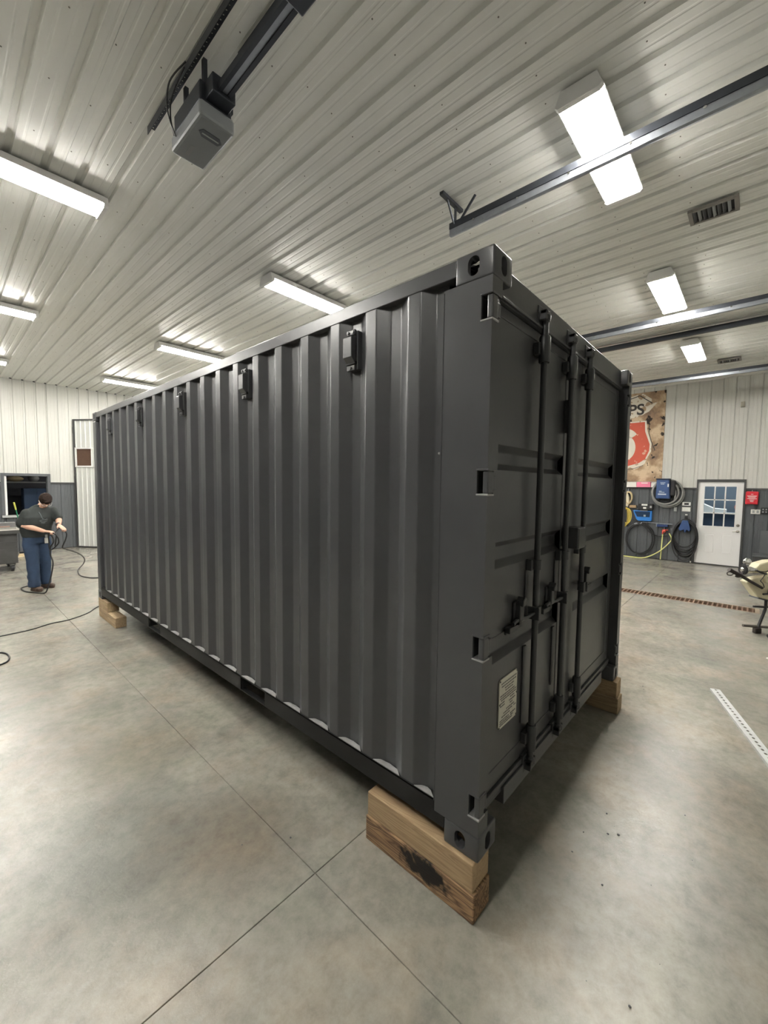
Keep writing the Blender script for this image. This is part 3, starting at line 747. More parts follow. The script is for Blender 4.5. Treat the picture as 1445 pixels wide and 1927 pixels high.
def lock_rod(x, d, hx, cover=True):
    zt, zb = Z1 - .085, Z0 + .135
    r = MB().cyl((x, RY, zb), (x, RY, zt), .0165, 12); rod = r.build('lock_rod', M_PAINT_DK, d, smooth=True)
    # cams top and bottom
    for zc, sgn in ((zt, 1), (zb, -1)):
        MB().lathe([(.020, 0), (.026, .012), (.026, .03), (.018, .045)], (x, RY, zc - .03 if sgn > 0 else zc - .015), 12).box(x - .045, x + .020, RY - .022, RY + .012, zc - .002, zc + .02).box(x - .045, x - .030, RY - .022, RY + .022, zc - .03, zc + .02).box(x + .012, x + .03, RY - .02, RY + .022, zc - .01, zc + .026).build('cam', M_PAINT_DK, d, bevel=.004)
        MB().box(x - .055, x + .04, RY + .014, YD - .004, zc - .05, zc + .045).build('cam_keeper', M_PAINT_DK, d, bevel=.003)
    # sleeves
    MB().lathe([(.026, 0), (.029, .008), (.029, .125), (.024, .135)], (x, RY, Z1 - .318), 14).build('upper_sleeve', M_PAINT_DK, d, smooth=True)
    MB().lathe([(.026, 0), (.028, .008), (.028, .13), (.024, .14)], (x, RY, Z0 + .205), 14).build('lower_sleeve', M_PAINT_DK, d, smooth=True)
    for z in (Z1 - .25, Z0 + .275, 1.49): MB().box(x - .05, x + .05, RY + .008, YD - .002, z - .03, z + .03).build('rod_bracket', M_PAINT_DK, d, bevel=.004)
    MB().lathe([(.024, 0), (.024, .05)], (x, RY, 1.465), 12).build('rod_collar', M_PAINT_DK, d, smooth=True)
    # handle: slotted hub plate on the rod, bar folded towards the hinge side, catch and retainer plate
    s = 1 if hx > x else -1; hz = 1.235
    B = lambda m, a_, b_, *r: m.box(min(x + s * a_, x + s * b_), max(x + s * a_, x + s * b_), *r)
    B(B(MB(), -.018, .030, RY - .026, RY + .012, hz - .036, hz + .032), .026, .036, RY - .034, RY + .03, hz - .036, hz + .032).build('handle_hub', M_PAINT_DK, d, bevel=.004)
    MB().tube(bez([(x + s * .03, RY - .006, hz), (x + s * .09, RY + .012, hz - .012), (x + s * .17, RY + .016, hz - .004), (x + s * .235, RY + .018, hz - .016)], 5), .0105, 8).build('handle', M_PAINT_DK, d, smooth=True)
    cm = MB(); B(cm, .135, .185, RY + .002, YD, hz - .012, hz + .072); B(cm, .125, .195, RY + .028, YD, hz - .05, hz + .085)
    cm.prism([(-.022, .065), (.020, .065), (.028, .095), (.004, .112), (-.018, .09)], lambda u, w, t: (x + s * .162 + u, t, hz + w), RY - .012, RY + .03); cm.build('handle_catch', M_PAINT_DK, d, bevel=.005)
    rp = MB(); B(rp, .10, .285, YD - .014, YD - .003, hz - .062, hz - .026); B(rp, .19, .285, RY + .008, YD - .003, hz - .052, hz - .024); rp.build('handle_retainer', M_PAINT_DK, d, bevel=.004)
lock_rod(.622, dl, .335); lock_rod(1.050, dl, .765); lock_rod(1.390, drr, 1.70)
# rod backing strips (lighter vertical battens)
for bb in ((.565, .60, YD - .010, YD - .002, Z0 + .36, 1.05), (.985, 1.02, YD - .010, YD - .002, Z0 + .42, 1.05), (.565, .60, YD - .01, YD - .002, 1.21, 1.46), (.985, 1.02, YD - .01, YD - .002, 1.21, 1.46)): MB().box(*bb).build('batten', M_PAINT, dl, bevel=.003)
# lock box straddling the middle
lb = MB().box(1.095, 1.225, -.028, .06, 1.525, 1.655).build('lock_box', M_PAINT, drr, bevel=.006)
MB().box(1.10, 1.22, -.031, -.027, 1.53, 1.65).build('lock_box_face', M_PAINT, lb, bevel=.002)
# small ring near the top of the middle seam
MB().prism([(-.05, .0), (-.028, .10), (.028, .10), (.05, .0), (.028, -.10), (-.028, -.10)], lambda u, w, t: (1.085 + u * .6, t, 2.33 + w), YD - .035, YD - .002).build('vent_cover', M_PAINT, dl, bevel=.006)
# data plate
dp = MB().prism([(-.10, -.115), (-.09, -.126), (.09, -.126), (.10, -.115), (.10, .115), (.09, .126), (-.09, .126), (-.10, .115)], lambda u, w, t: (.402 + u, t, .828 + w), YD - .006, YD - .001).build('data_plate', mat('aluminium_plate', (.66, .64, .55), .45, .05, .08, 30), dl)
dp['label'] = 'pale riveted data plate with fine print'
rows = [(.100, .02, .19), (.085, .025, .185), (.070, .06, .16), (.056, .065, .15), (.040, .01, .17), (.028, .01, .19), (.016, .02, .19), (.002, .01, .06), (.002, .12, .17), (-.012, .01, .06), (-.014, .11, .18), (-.028, .12, .15), (-.045, .08, .17), (-.058, .05, .15), (-.072, .03, .12), (-.058, .165, .19), (-.088, .01, .11), (-.088, .125, .185), (-.099, .01, .12), (-.099, .13, .16), (-.110, .01, .15)]
mb = MB(); rnd = random.Random(3)
for z, a, b in rows:
    x = a
    while x < b:
        w = rnd.uniform(.008, .022); mb.box(.302 + x, .302 + min(x + w, b), YD - .0068, YD - .0055, .828 + z - .0032, .828 + z + .0032); x += w + .004
mb.build('fine_print', M_INK, dp)
mb = MB()
for u in (-.094, .094):
    for w in (-.118, .0, .118): mb.lathe([(.005, 0), (.004, -.003)], (.402 + u, YD - .006, .828 + w), 8, 'y')
mb.build('rivets', M_INK, dp)
MB().prism([(0, 0), (.012, .02), (.012, .05), (0, .04)], lambda u, w, t: (.19 + u, t, .50 + w), YD - .012, YD - .002).build('door_stop', M_UNDER, dl)

# ---- timbers
W1 = wood_mat('pale_timber', (.40, .285, .16), (.31, .21, .115), seed=1.3)
W2 = wood_mat('charred_timber', (.36, .225, .115), (.12, .068, .038), char=(.27, .080, .25, .095), seed=4.1)
W3 = wood_mat('old_timber', (.42, .31, .18), (.27, .19, .11), seed=8.0)
def timber(x0, x1, y0, y1, z0, z1, m, label):
    return tag(MB().box(x0, x1, y0, y1, z0, z1).build('support_timber', m, at=((x0 + x1) / 2, (y0 + y1) / 2, z0), bevel=.005), label, 'timber', 'timbers under the container corners')
timber(-.018, .125, .012, .648, .1335, .265, W1, 'pale upper timber directly under the nearest corner of the container')
timber(-.024, .120, .002, .655, 0, .133, W2, 'charred lower timber on the floor under the nearest corner of the container')
timber(2.275, 2.415, -.03, .60, .1335, .265, W1, 'upper timber under the right corner of the container doors')
timber(2.265, 2.405, -.045, .61, 0, .133, W3, 'lower timber on the floor under the right corner of the container doors')
timber(.0, .14, 5.62, 6.05, .1335, .265, W3, 'short upper timber under the far left corner of the container')
timber(.0, .13, 5.27, 6.05, 0, .133, W3, 'lower timber block sticking out under the far left corner of the container')
timber(2.30, 2.43, 5.5, 6.05, .1335, .265, W3, 'upper timber under the far right corner of the container, mostly hidden')
timber(2.30, 2.43, 5.4, 6.05, 0, .133, W3, 'lower timber under the far right corner of the container, mostly hidden')

# ================================================================== CEILING THINGS
LX = [-2.6, -.95, 2.10, 5.22, 8.33]; LY = [.20, 3.98, 7.80, 11.62]
def make_light():
    t = thing('ceiling_light', '', 'ceiling light', (0, 0, 0), 'fluorescent strip lights on the ceiling')
    zc = ZC - .02
    Lh, Wh = .62, .15
    MB().prism([(-Wh, -.074), (-Wh + .006, -.076), (-.115, -.040), (.115, -.040), (Wh - .006, -.076), (Wh, -.074), (.115, .0), (-.115, .0)], lambda u, w, q: (q, u, zc + w), -Lh, Lh).build('housing', M_WHITE, t)
    for sgn in (-1, 1):
        xa, xb = (Lh - .012, Lh + .03) if sgn > 0 else (-Lh - .03, -Lh + .012)
        MB().prism([(-Wh, -.09), (-Wh + .02, -.108), (Wh - .02, -.108), (Wh, -.09), (.115, .0), (-.115, .0)], lambda u, w, q: (q, u, zc + w), xa, xb).build('end_cap', M_WHITE, t, bevel=.004)
    for u in (-.095, 0, .095):
        MB().cyl((-Lh + .012, u, zc - .080), (Lh - .012, u, zc - .080), .022, 10).build('tube', M_TUBE, t, smooth=True)
    for x in (-.45, .45): MB().box(x - .02, x + .02, -.04, .04, zc, ZC - .001).build('mount', M_WHITE, t)
    return t
proto = None
LLAB = {(2.10, .20): 'large strip light crossed by the door track, right of the container top',
        (5.22, .20): 'three-tube strip light above the container doors, second from the right wall row',
        (8.33, .20): 'small distant strip light nearest the right wall, above the rusty sign',
        (-.95, 3.98): 'big glaring strip light cut by the left edge, below the door opener',
        (2.10, 3.98): 'bright strip light just above the middle of the container top rail',
        (-.95, 7.80): 'strip light at the left edge, second row above the person',
        (2.10, 7.80): 'strip light above the far part of the container, second farthest row',
        (-.95, 11.62): 'strip light barely showing at the left edge near the far wall',
        (2.10, 11.62): 'farthest strip light above the far end of the container'}
for x in LX:
    for yy in LY:
        if (x == -.95 and yy < 1) or (x < -2 and yy > 9): continue          # the photograph shows no light from here on the corrugated side
        if proto is None: proto = o = make_light()
        else: o = copy_tree(proto)
        o.location = (x, yy, 0)
        if (x, yy) in LLAB: o['label'] = LLAB[(x, yy)]
        elif x < -2: o['label'] = 'ceiling strip light of the leftmost row, out of frame'
        else: o['label'] = 'ceiling strip light hidden behind the container'

# ---- garage door opener
op = thing('garage_door_opener', 'grey garage door opener hanging from the ceiling at the end of its rail', 'door opener', (-.2, 2.05, 4.2))
ox0, ox1, oy0, oy1, oz0, oz1 = -.315, -.085, 1.86, 2.32, 4.19, 4.42
MB().box(ox0, ox1, oy0, oy1, oz0, oz0 + .10).build('housing', mat('opener_grey', (.20, .21, .215), .45, 0, .05, 8), op, bevel=.018)
MB().box(ox0 + .01, ox1 - .01, oy0 + .02, oy1 - .03, oz0 + .10, oz1).build('motor', M_DKSTEEL, op, bevel=.012)
em = MB().prism([(-.085, 0), (-.06, .032), (.06, .032), (.085, 0), (.06, -.032), (-.06, -.032)], lambda u, w, t: (-.19 + u * .9 + w * .2, 1.99 + w, t), oz0 - .004, oz0 + .002).build('emblem', mat('emblem_dark', (.05, .055, .065), .45, 0, .1, 20), op)
MB().box(-.245, -.135, 1.985, 1.995, oz0 - .006, oz0 - .003).build('emblem_bar', M_GREY, em)
MB().prism([(-.05, -.012), (.05, -.012), (.06, .012), (-.06, .012)], lambda u, w, t: (-.235 + w, 2.2 + u, t), oz0 - .002, oz0 + .002).build('light_lens', mat('lens_grey', (.22, .22, .22), .4, 0, .1, 20), op)
for x in (-.225, -.165): MB().box(x - .012, x + .012, YB + .1, 1.90, 4.33, 4.375).build('rail', M_DKSTEEL, op)
MB().box(-.212, -.178, YB + .1, 1.9, 4.338, 4.35).build('rail_belt', M_GALV, op)
MB().box(-.27, -.12, 1.78, 1.90, 4.31, 4.42).build('rail_bracket', M_DKSTEEL, op, bevel=.006)
MB().box(-.25, -.14, .9, 1.05, 4.30, 4.345).build('trolley', M_DKSTEEL, op, bevel=.008)
for (x, yy) in ((ox0 + .06, 1.92), (ox0 + .06, 2.2), (ox1, 1.92)): MB().box(x - .012, x + .012, yy - .015, yy + .015, oz1 - .06, ZC - .02).build('hanger_strap', M_DKSTEEL, op)
MB().tube(bez([(-.33, 2.02, 4.58), (-.40, 2.10, 4.46), (-.39, 2.17, 4.34), (-.33, 2.22, 4.26), (-.315, 2.23, 4.25)], 6), .005, 6).tube(bez([(-.33, 2.04, 4.56), (-.37, 2.14, 4.42), (-.36, 2.2, 4.33), (-.315, 2.26, 4.27)], 6), .005, 6).build('cord', M_RUBBER, op)
an = thing('slotted_angle', 'dark slotted angle iron screwed to the ceiling beside the garage door opener', 'angle iron', (-.30, 0, 4.58))
MB().box(-.325, -.321, YB + .1, 2.73, ZC - .075, ZC - .018).build('angle_leg', M_DKSTEEL, an)
mb = MB(); yy = -.3
mb.box(-.32, -.275, YB + .1, -.3, ZC - .022, ZC - .018)
while yy < 2.70:
    y1 = min(yy + .036, 2.73); mb.holed(lambda u, v, d: (-.2975 + v, (yy + y1) / 2 + u, ZC - .022 + d), y1 - yy, .045, .012, .024, .004, 12); yy += .036
mb.build('slotted_leg', M_DKSTEEL, an)
# dark strip modelled in place of the opener rail's shadow and reflection
tag(MB().box(-.135, -.06, YB + .1, 1.72, ZC - .028, ZC - .018).box(-.068, -.06, YB + .1, 1.72, ZC - .07, ZC - .018).build('rail_shadow_strip', M_DKSTEEL, at=(-.1, 0, ZC - .02)), 'dark strip on the ceiling standing in for the shadow of the opener rail', 'angle iron')

# ---- overhead door tracks
def track(x, y1, label, hanger=True, z=4.33):
    t = thing('door_track', label, 'door track', (x, y1, z), 'overhead door tracks')
    prof = [(-.024, .03), (.022, .03), (.022, .026), (-.019, .026), (-.019, -.02), (-.004, -.026), (.014, -.022), (.014, -.026), (-.006, -.031), (-.024, -.024)]
    MB().prism(prof, lambda u, w, q: (x + u, q, z + w), YB + .1, y1).build('track', M_GALV, t)
    MB().prism([(-.03, .03), (-.03, .085), (-.026, .085), (-.026, .034), (.03, .034), (.03, .03)], lambda u, w, q: (x + u, q, z + w), YB + .1, y1).build('stiffener', M_DKSTEEL, t)
    mb = MB(); q = YB + .4
    while q < y1 - .1: mb.lathe([(.009, 0), (.009, .008), (.004, .012)], (x - .03, q, z + .02), 8, 'x'); q += .42
    mb.build('bolts', M_CHROME, t)
    if hanger:
        MB().box(x - .018, x + .018, y1 - .05, y1 - .046, z, ZC - .02).build('hanger', M_DKSTEEL, t)
        MB().tube([(x, y1 - .04, z + .02), (x - .0, y1 - .26, ZC - .02)], .012, 6).build('brace', M_DKSTEEL, t)
        MB().box(x - .24, x + .10, y1 - .07, y1 - .03, ZC - .045, ZC - .018).build('hanger_angle', M_DKSTEEL, t)
        MB().tube([(x - .0, y1 - .05, z + .03), (x - .15, y1 - .05, ZC - .03)], .010, 6).build('brace', M_DKSTEEL, t)
    return t
track(1.94, 1.50, 'near overhead door track crossing in front of the large strip light')
track(5.80, 1.52, 'middle overhead door track shining under the second strip light', False)
track(9.80, 1.9, 'far overhead door track close to the right wall', False)
track(-2.3, 1.5, 'overhead door track out of frame above the camera', True)
o2 = thing('opener_rail', 'dark opener rail and angle iron on the ceiling behind the middle door track', 'rail', (7.0, 0, 4.5))
MB().box(6.92, 6.98, YB + .1, 2.2, 4.42, 4.47).build('rail', M_DKSTEEL, o2); MB().box(7.12, 7.2, YB + .1, 2.2, ZC - .07, ZC - .06).box(7.19, 7.2, YB + .1, 2.2, ZC - .07, ZC - .018).build('angle', M_DKSTEEL, o2)
MB().box(7.02, 7.05, YB + .1, 2.2, 4.45, 4.475).build('rail_belt', M_GALV, o2)
# ---- ceiling vents
def register(x, yy, label):
    t = thing('ceiling_register', label, 'vent', (x, yy, ZC - .02), 'black air registers in the ceiling')
    MB().box(x - .13, x + .13, yy - .19, yy - .155, ZC - .045, ZC - .017).box(x - .13, x + .13, yy + .155, yy + .19, ZC - .045, ZC - .017).box(x - .13, x - .10, yy - .155, yy + .155, ZC - .045, ZC - .017).box(x + .10, x + .13, yy - .155, yy + .155, ZC - .045, ZC - .017).build('frame', mat('register_tan', (.20, .185, .165), .5, 0, .1, 10), t, bevel=.004)
    MB().box(x - .10, x + .10, yy - .155, yy + .155, ZC - .022, ZC - .017).build('backing', M_UNDER, t)
    for k in range(8):
        q = yy - .13 + k * .037
        MB().prism([(0, 0), (.02, -.016), (.023, -.014), (.003, .002)], lambda u, w, tt: (tt, q + u, ZC - .028 + w), x - .10, x + .10).build('louver', M_TRIM if k % 3 else M_GREY, t)
register(3.62, -.37, 'black ceiling register to the right of the big strip light'); register(9.66, -.27, 'tiny ceiling register near the right wall')

# ================================================================== FLOOR THINGS
# perforated steel strip
a0, a1 = Vector((3.365, -.62, 0)), Vector((2.36, -.97, 0)); dv = (a1 - a0).normalized(); nv = Vector((-dv.y, dv.x, 0))
st = thing('perforated_strip', 'straight galvanised strip with a row of punched holes lying on the floor', 'steel strip', tuple(a0))
mb = MB(); cell = .05
for k in range(36):
    c = a0 + dv * (cell * (k + .5))
    mb.holed(lambda u, v, d: (c.x + dv.x * u + nv.x * v, c.y + dv.y * u + nv.y * v, .016 + d), cell, .075, .026, .018, .004, 12)
mb.build('plate', M_ZINC, st, weld=.0005)
L_ = cell * 36
MX = Matrix(((dv.x, nv.x, 0, a0.x), (dv.y, nv.y, 0, a0.y), (0, 0, 1, 0), (0, 0, 0, 1)))
MB(MX).box(0, L_, -.0375, -.033, .0, .016).box(0, L_, .033, .0375, .0, .016).build('lip', M_ZINC, st)
# debris crumbs
mb = MB(); rnd = random.Random(11)
for (x, yy) in [(.62, -.35), (.56, -.36), (1.05, -.26), (.10, -.42), (.82, -.20), (.95, -.55), (-.30, .95), (-.25, .60), (.36, -.62), (1.35, -.6), (-.5, 1.1), (-.9, .4), (1.9, -.7)] + [(rnd.uniform(-1.2, 3), rnd.uniform(-.7, -.1)) for _ in range(25)]:
    r = rnd.uniform(.002, .006); mb.ell((x, yy, r * .5), (r, r * rnd.uniform(.5, 1.4), r * .6), 6, 4)
o = mb.build('floor_crumbs', M_TRIM); o['kind'] = 'stuff'; tag(o, 'dark crumbs of dirt scattered on the floor before the doors', 'dirt')
# cords on the floor
cord = [(.9, 6.62), (.45, 6.62), (.12, 6.55), (-.09, 6.27), (-.34, 6.10), (-.54, 6.08), (-.75, 5.97), (-.95, 5.95), (-1.2, 5.93), (-1.5, 5.9)]
tag(MB().tube(bez([(x, yy, .007) for x, yy in cord], 8), .0065, 6).build('extension_cord', M_RUBBER, at=(-.3, 6.1, 0), smooth=True), 'thin dark cord running across the floor from the far timber block to the left edge', 'cord')
tag(MB().tube(bez([(-1.5, 5.32, .009), (-1.2, 5.34, .009), (-1.07, 5.24, .009), (-1.045, 5.05, .009), (-1.1, 4.89, .009), (-1.3, 4.84, .009), (-1.6, 4.9, .009)], 8), .008, 6).build('cord_loop', M_RUBBER, at=(-1.2, 5.1, 0), smooth=True), 'small loop of dark cord lying on the floor at the left edge', 'cord')

# ---- welding table / steel cart
bench = thing('steel_work_cart', 'dark steel work cart on casters by the far wall, behind the person', 'cart', (-.95, 11.1, 0))
M_CART = mat('cart_steel', (.06, .06, .058), .5, .2, .35, 6)
bx0, bx1, by0, by1 = -1.75, -.34, 10.72, 11.55
MB().box(bx0, bx1 - .03, by0 + .02, by1, .17, .83).build('body', M_CART, bench, bevel=.006)
for z in (.46, .62): MB().box(bx0 - .004, bx1 - .026, by0 + .012, by0 + .02, z, z + .02).build('seam', M_TRIM, bench)
MB().box(bx0 - .03, bx1 + .04, by0 - .03, by1 + .03, .83, .875).build('top', mat('bright_table_top', (.42, .40, .37), .4, .4, .25, 7), bench, bevel=.004)
MB().box(bx0 - .03, bx1 + .04, by0 - .031, by0 - .029, .80, .875).build('edge_band', M_CART, bench)
for x in (bx0 + .1, bx1 - .12):
    for yy in (by0 + .08, by1 - .1):
        c = MB().cyl((x - .025, yy, .062), (x + .025, yy, .062), .062, 14).build('caster', M_BLACK, bench, smooth=True)
        MB().box(x - .05, x + .05, yy - .05, yy + .05, .14, .172).box(x - .04, x - .03, yy - .035, yy + .035, .05, .14).box(x + .03, x + .04, yy - .035, yy + .035, .05, .14).build('fork', M_CART, c)
tag(MB().cyl((-1.7, 10.90, .90), (-.36, 10.98, .90), .022, 10).build('steel_pipe', M_CHROME, at=(-1, 10.9, .875), smooth=True), 'shiny steel pipe lying on the work cart', 'pipe')
tag(MB().box(-1.6, -.34, 11.2, 11.45, .875, 1.0).build('steel_beam', mat('grey_beam', (.16, .16, .16), .5, .3, .2, 8), at=(-1, 11.3, .875), bevel=.006), 'grey steel beam at the back of the work cart', 'beam')
tag(MB().box(-.9, -.45, 11.02, 11.10, .875, .94).build('steel_bar', mat('reddish_bar', (.26, .17, .13), .5, .3, .2, 8), at=(-.7, 11.05, .875), bevel=.004), 'rusty bar between the pipe and beam on the work cart', 'bar')
br = thing('broom', 'broom with green handle and yellow tip leaning behind the work cart', 'broom', (-.08, 12.9, 0))
p0, p1 = Vector((.02, 12.9, .12)), Vector((-.226, 12.5, 1.39)); pm = p0 + (p1 - p0) * .86
MB().cyl(p0, pm, .013, 10).build('handle', mat('green_handle', (.03, .22, .12), .4, 0, .1, 9), br, smooth=True)
MB().cyl(pm, p1, .017, 10).build('handle_tip', mat('yellow_tip', (.70, .66, .14), .5, 0, .05, 9), br, smooth=True)
MB().box(-.13, .17, 12.86, 12.94, .08, .13).build('head', M_BLACK, br, bevel=.008); MB().prism([(-.13, .08), (.17, .08), (.20, 0), (-.16, 0)], lambda u, w, t: (u, t, w), 12.865, 12.935).build('bristles', M_TAN, br)

# ================================================================== PERSON
AL = Vector((.976, .22, 0)); AF = Vector((.22, -.976, 0)); UP = Vector((0, 0, 1))
per = thing('person', 'person in dark t-shirt and blue jeans looking down at a black cable in both hands', 'person', (-.30, 8.45, 0))
V = Vector
pelv, waist, chest, shc, nk, hd = V((-.335, 8.50, .93)), V((-.345, 8.50, 1.06)), V((-.31, 8.44, 1.28)), V((-.285, 8.45, 1.425)), V((-.268, 8.40, 1.50)), V((-.228, 8.31, 1.575))
rsh, relb, rwr, rhd = V((-.462, 8.43, 1.355)), V((-.539, 8.47, 1.163)), V((-.296, 8.111, 1.065)), V((-.236, 8.02, 1.058))
lsh, lelb, lwr, lhd = V((-.110, 8.49, 1.375)), V((-.048, 8.33, 1.235)), V((-.075, 8.173, 1.149)), V((-.045, 8.09, 1.108))
rhip, rkn, rank = V((-.425, 8.48, .90)), V((-.415, 8.42, .53)), V((-.405, 8.42, .10))
lhip, lkn, lank = V((-.245, 8.53, .90)), V((-.240, 8.50, .53)), V((-.235, 8.60, .10))
def limb(m, pts, n=12):
    for (p, r) in pts: m.ell(p, (r, r, r), n, 8)
    for (p, r), (q, s) in zip(pts, pts[1:]): m.tube([p, q], [r, s], n)
headM = Matrix.Rotation(radians(0), 3, 'Z')
hax = AL; hf = (AF * .55 - UP * .85).normalized(); hu = hax.cross(hf).normalized()
if hu.z < 0: hu = -hu
HM = Matrix((hax, -hf, hu)).transposed()            # local x side, y back, z crown
b = MB()
b.loft([(pelv - UP * .06, AL, .16, AF, .12), (pelv + UP * .02, AL, .17, AF, .13), (waist, AL, .175, AF, .15), (chest, AL, .17, AF, .13), (shc - UP * .05, AL, .15, AF, .09), (shc, AL, .10, AF, .07), (nk - UP * .01, AL, .06, AF, .055)], 20)
b.tube([nk - UP * .03, hd], [.062, .055], 14)
b.ell(hd, (.076, .096, .115), 18, 12, HM)
b.ell(hd + HM @ V((0, -.045, -.065)), (.052, .045, .05), 14, 8, HM)      # jaw
b.ell(hd + HM @ V((0, -.102, -.018)), (.013, .022, .022), 10, 8, HM)      # nose
b.ell(hd + HM @ V((0, -.088, -.062)), (.026, .012, .008), 10, 6, HM)      # mouth
for s in (-1, 1):
    b.ell(hd + HM @ V((s * .078, .005, -.01)), (.010, .020, .032), 8, 8, HM)   # ear
    b.ell(hd + HM @ V((s * .032, -.083, .012)), (.020, .012, .010), 8, 6, HM)  # brow / eye bulge
limb(b, [(rsh, .055), (rsh.lerp(relb, .6), .054), (relb, .050)]); limb(b, [(relb, .050), (relb.lerp(rwr, .3), .052), (relb.lerp(rwr, .75), .038), (rwr, .031)])
limb(b, [(lsh, .055), (lsh.lerp(lelb, .6), .054), (lelb, .048)]); limb(b, [(lelb, .048), (lelb.lerp(lwr, .35), .047), (lwr, .031)])
limb(b, [(rhip, .085), (rkn, .058), (rank, .042)]); limb(b, [(lhip, .085), (lkn, .058), (lank, .042)])
def hand(m, wr, c, thumb_side, curl_dir):
    d = (c - wr).normalized(); up = (UP - d * UP.dot(d)).normalized(); side = d.cross(up)
    m.loft([(wr, side, .026, up, .022), (wr + d * .035, side, .038, up, .018), (c + d * .02, side, .042, up, .017), (c + d * .045, side, .040, up, .014)], 14)
    for k, (o, L) in enumerate(((-.030, .062), (-.010, .072), (.010, .068), (.030, .052))):
        k0 = c + d * .04 + side * o
        k1 = k0 + d * L * .42 - up * L * .12; k2 = k1 + d * L * .12 - up * L * .42; k3 = k2 - d * L * .25 - up * L * .15
        m.tube([k0, k1, k2, k3], [.0095, .009, .0085, .007], 8); m.ell(k3, (.007, .007, .007), 8, 6); m.ell(k1, (.0092, .0092, .0092), 8, 6)
    t0 = wr + d * .03 + side * thumb_side * .034; t1 = t0 + d * .03 + side * thumb_side * .022 - up * .012; t2 = t1 + d * .032 - up * .016 - side * thumb_side * .006
    m.tube([t0, t1, t2], [.013, .011, .008], 8); m.ell(t2, (.008, .008, .008), 8, 6)
hand(b, rwr, rhd, -1, 1); hand(b, lwr, lhd, 1, 1)
M_SKIN = mat('skin', (.56, .33, .24), .5, 0, .08, 14)
me = remesh(b, .0065, 4); me.transform(Matrix.Translation(-ORIGIN['person'])); body = link('body', me, M_SKIN, per, smooth=True)
# shirt
s = MB()
s.loft([(pelv + UP * .005, AL, .200, AF, .165), (waist + UP * .01, AL, .222, AF, .192), (waist.lerp(chest, .5) + AF * .01, AL, .225, AF, .192), (chest, AL, .225, AF, .172), (shc - UP * .06, AL, .215, AF, .135), (shc - UP * .0, AL, .165, AF, .115), (shc + UP * .045, AL, .115, AF, .095), (nk + UP * .005, AL, .080, AF, .076)], 24)
limb(s, [(rsh, .082), (rsh.lerp(relb, .45), .082), (rsh.lerp(relb, .90), .080)]); limb(s, [(lsh, .086), (lsh.lerp(lelb, .5), .082), (lsh.lerp(lelb, .80), .080)])
M_SHIRT = mat('dark_green_grey_shirt', (.026, .031, .030), .85, 0, .25, 10, bump=.4, bscale=14)
ms = remesh(s, .011, 5); ms.transform(Matrix.Translation(-ORIGIN['person'])); shirt = link('t_shirt', ms, M_SHIRT, per, smooth=True)
# jeans
j = MB()
j.loft([(pelv - UP * .10, AL, .185, AF, .140), (pelv - UP * .02, AL, .195, AF, .155), (waist - UP * .06, AL, .195, AF, .160)], 24)
for hip, kn, an in ((rhip, rkn, rank), (lhip, lkn, lank)):
    j.loft([(hip + UP * .03, AL, .10, AF, .135), (hip - UP * .10, AL, .115, AF, .125), (hip.lerp(kn, .55), AL, .105, AF, .115), (kn, AL, .088, AF, .098), (kn.lerp(an, .3), AL, .090, AF, .102), (kn.lerp(an, .5) + AF * .008, AL, .082, AF, .092), (kn.lerp(an, .66) - AF * .006, AL, .090, AF, .104), (kn.lerp(an, .80) + AF * .010, AL, .081, AF, .092), (kn.lerp(an, .93), AL, .090, AF, .106), (an - UP * .03, AL, .084, AF, .100)], 20)
M_JEAN = mat('blue_denim', (.026, .050, .100), .85, 0, .45, 7, bump=.9, bscale=11)
mj = remesh(j, .011, 4); mj.transform(Matrix.Translation(-ORIGIN['person'])); link('jeans', mj, M_JEAN, per, smooth=True)
# boots
M_BOOT = mat('brown_boot_leather', (.075, .045, .032), .55, 0, .25, 14)
for an, dr_ in ((rank, V((.36, -.93, 0))), (lank, V((.52, -.85, 0)))):
    dr_.normalize(); sd = V((-dr_.y, dr_.x, 0)); g = MB()
    h = V((an.x, an.y, 0)) - dr_ * .055
    g.loft([(h + UP * .16 + dr_ * .05, sd, .05, dr_, .058), (h + UP * .09 + dr_ * .055, sd, .052, dr_, .068), (h + UP * .05 + dr_ * .09, sd, .050, dr_, .105), (h + UP * .022 + dr_ * .11, sd, .052, dr_, .135)], 18)
    g.ell(h + dr_ * .195 + UP * .045, (.052, .052, .040), 14, 8)
    g.loft([(h + UP * .026 + dr_ * .11, sd, .055, dr_, .142), (h + UP * .001 + dr_ * .11, sd, .055, dr_, .142)], 20)
    mbt = remesh(g, .008, 3); mbt.transform(Matrix.Translation(-ORIGIN['person'])); link('boot', mbt, M_BOOT, per, smooth=True)
# hair
hr = MB(); hr.ell(hd + HM @ V((0, .014, .034)), (.092, .108, .106), 20, 12, HM)
for k in range(26):
    a = k * 2.4; r_ = .055 * sqrt((k % 13) / 13)
    p = hd + HM @ V((r_ * cos(a), .010 + r_ * sin(a) * 1.2 - .01, .118 - r_ * .35)); hr.ell(p, (.024, .026, .014), 8, 6, HM)
hr.ell(hd + HM @ V((0, -.075, .078)), (.058, .030, .028), 12, 8, HM)
for sgn in (-1, 1): hr.ell(hd + HM @ V((sgn * .074, -.005, .030)), (.014, .030, .040), 10, 8, HM)
mh = remesh(hr, .008, 2); mh.transform(Matrix.Translation(-ORIGIN['person'])); link('hair', mh, mat('dark_brown_hair', (.020, .012, .009), .8, 0, .5, 40, bump=.8, bscale=60, spec=.15), per, smooth=True)
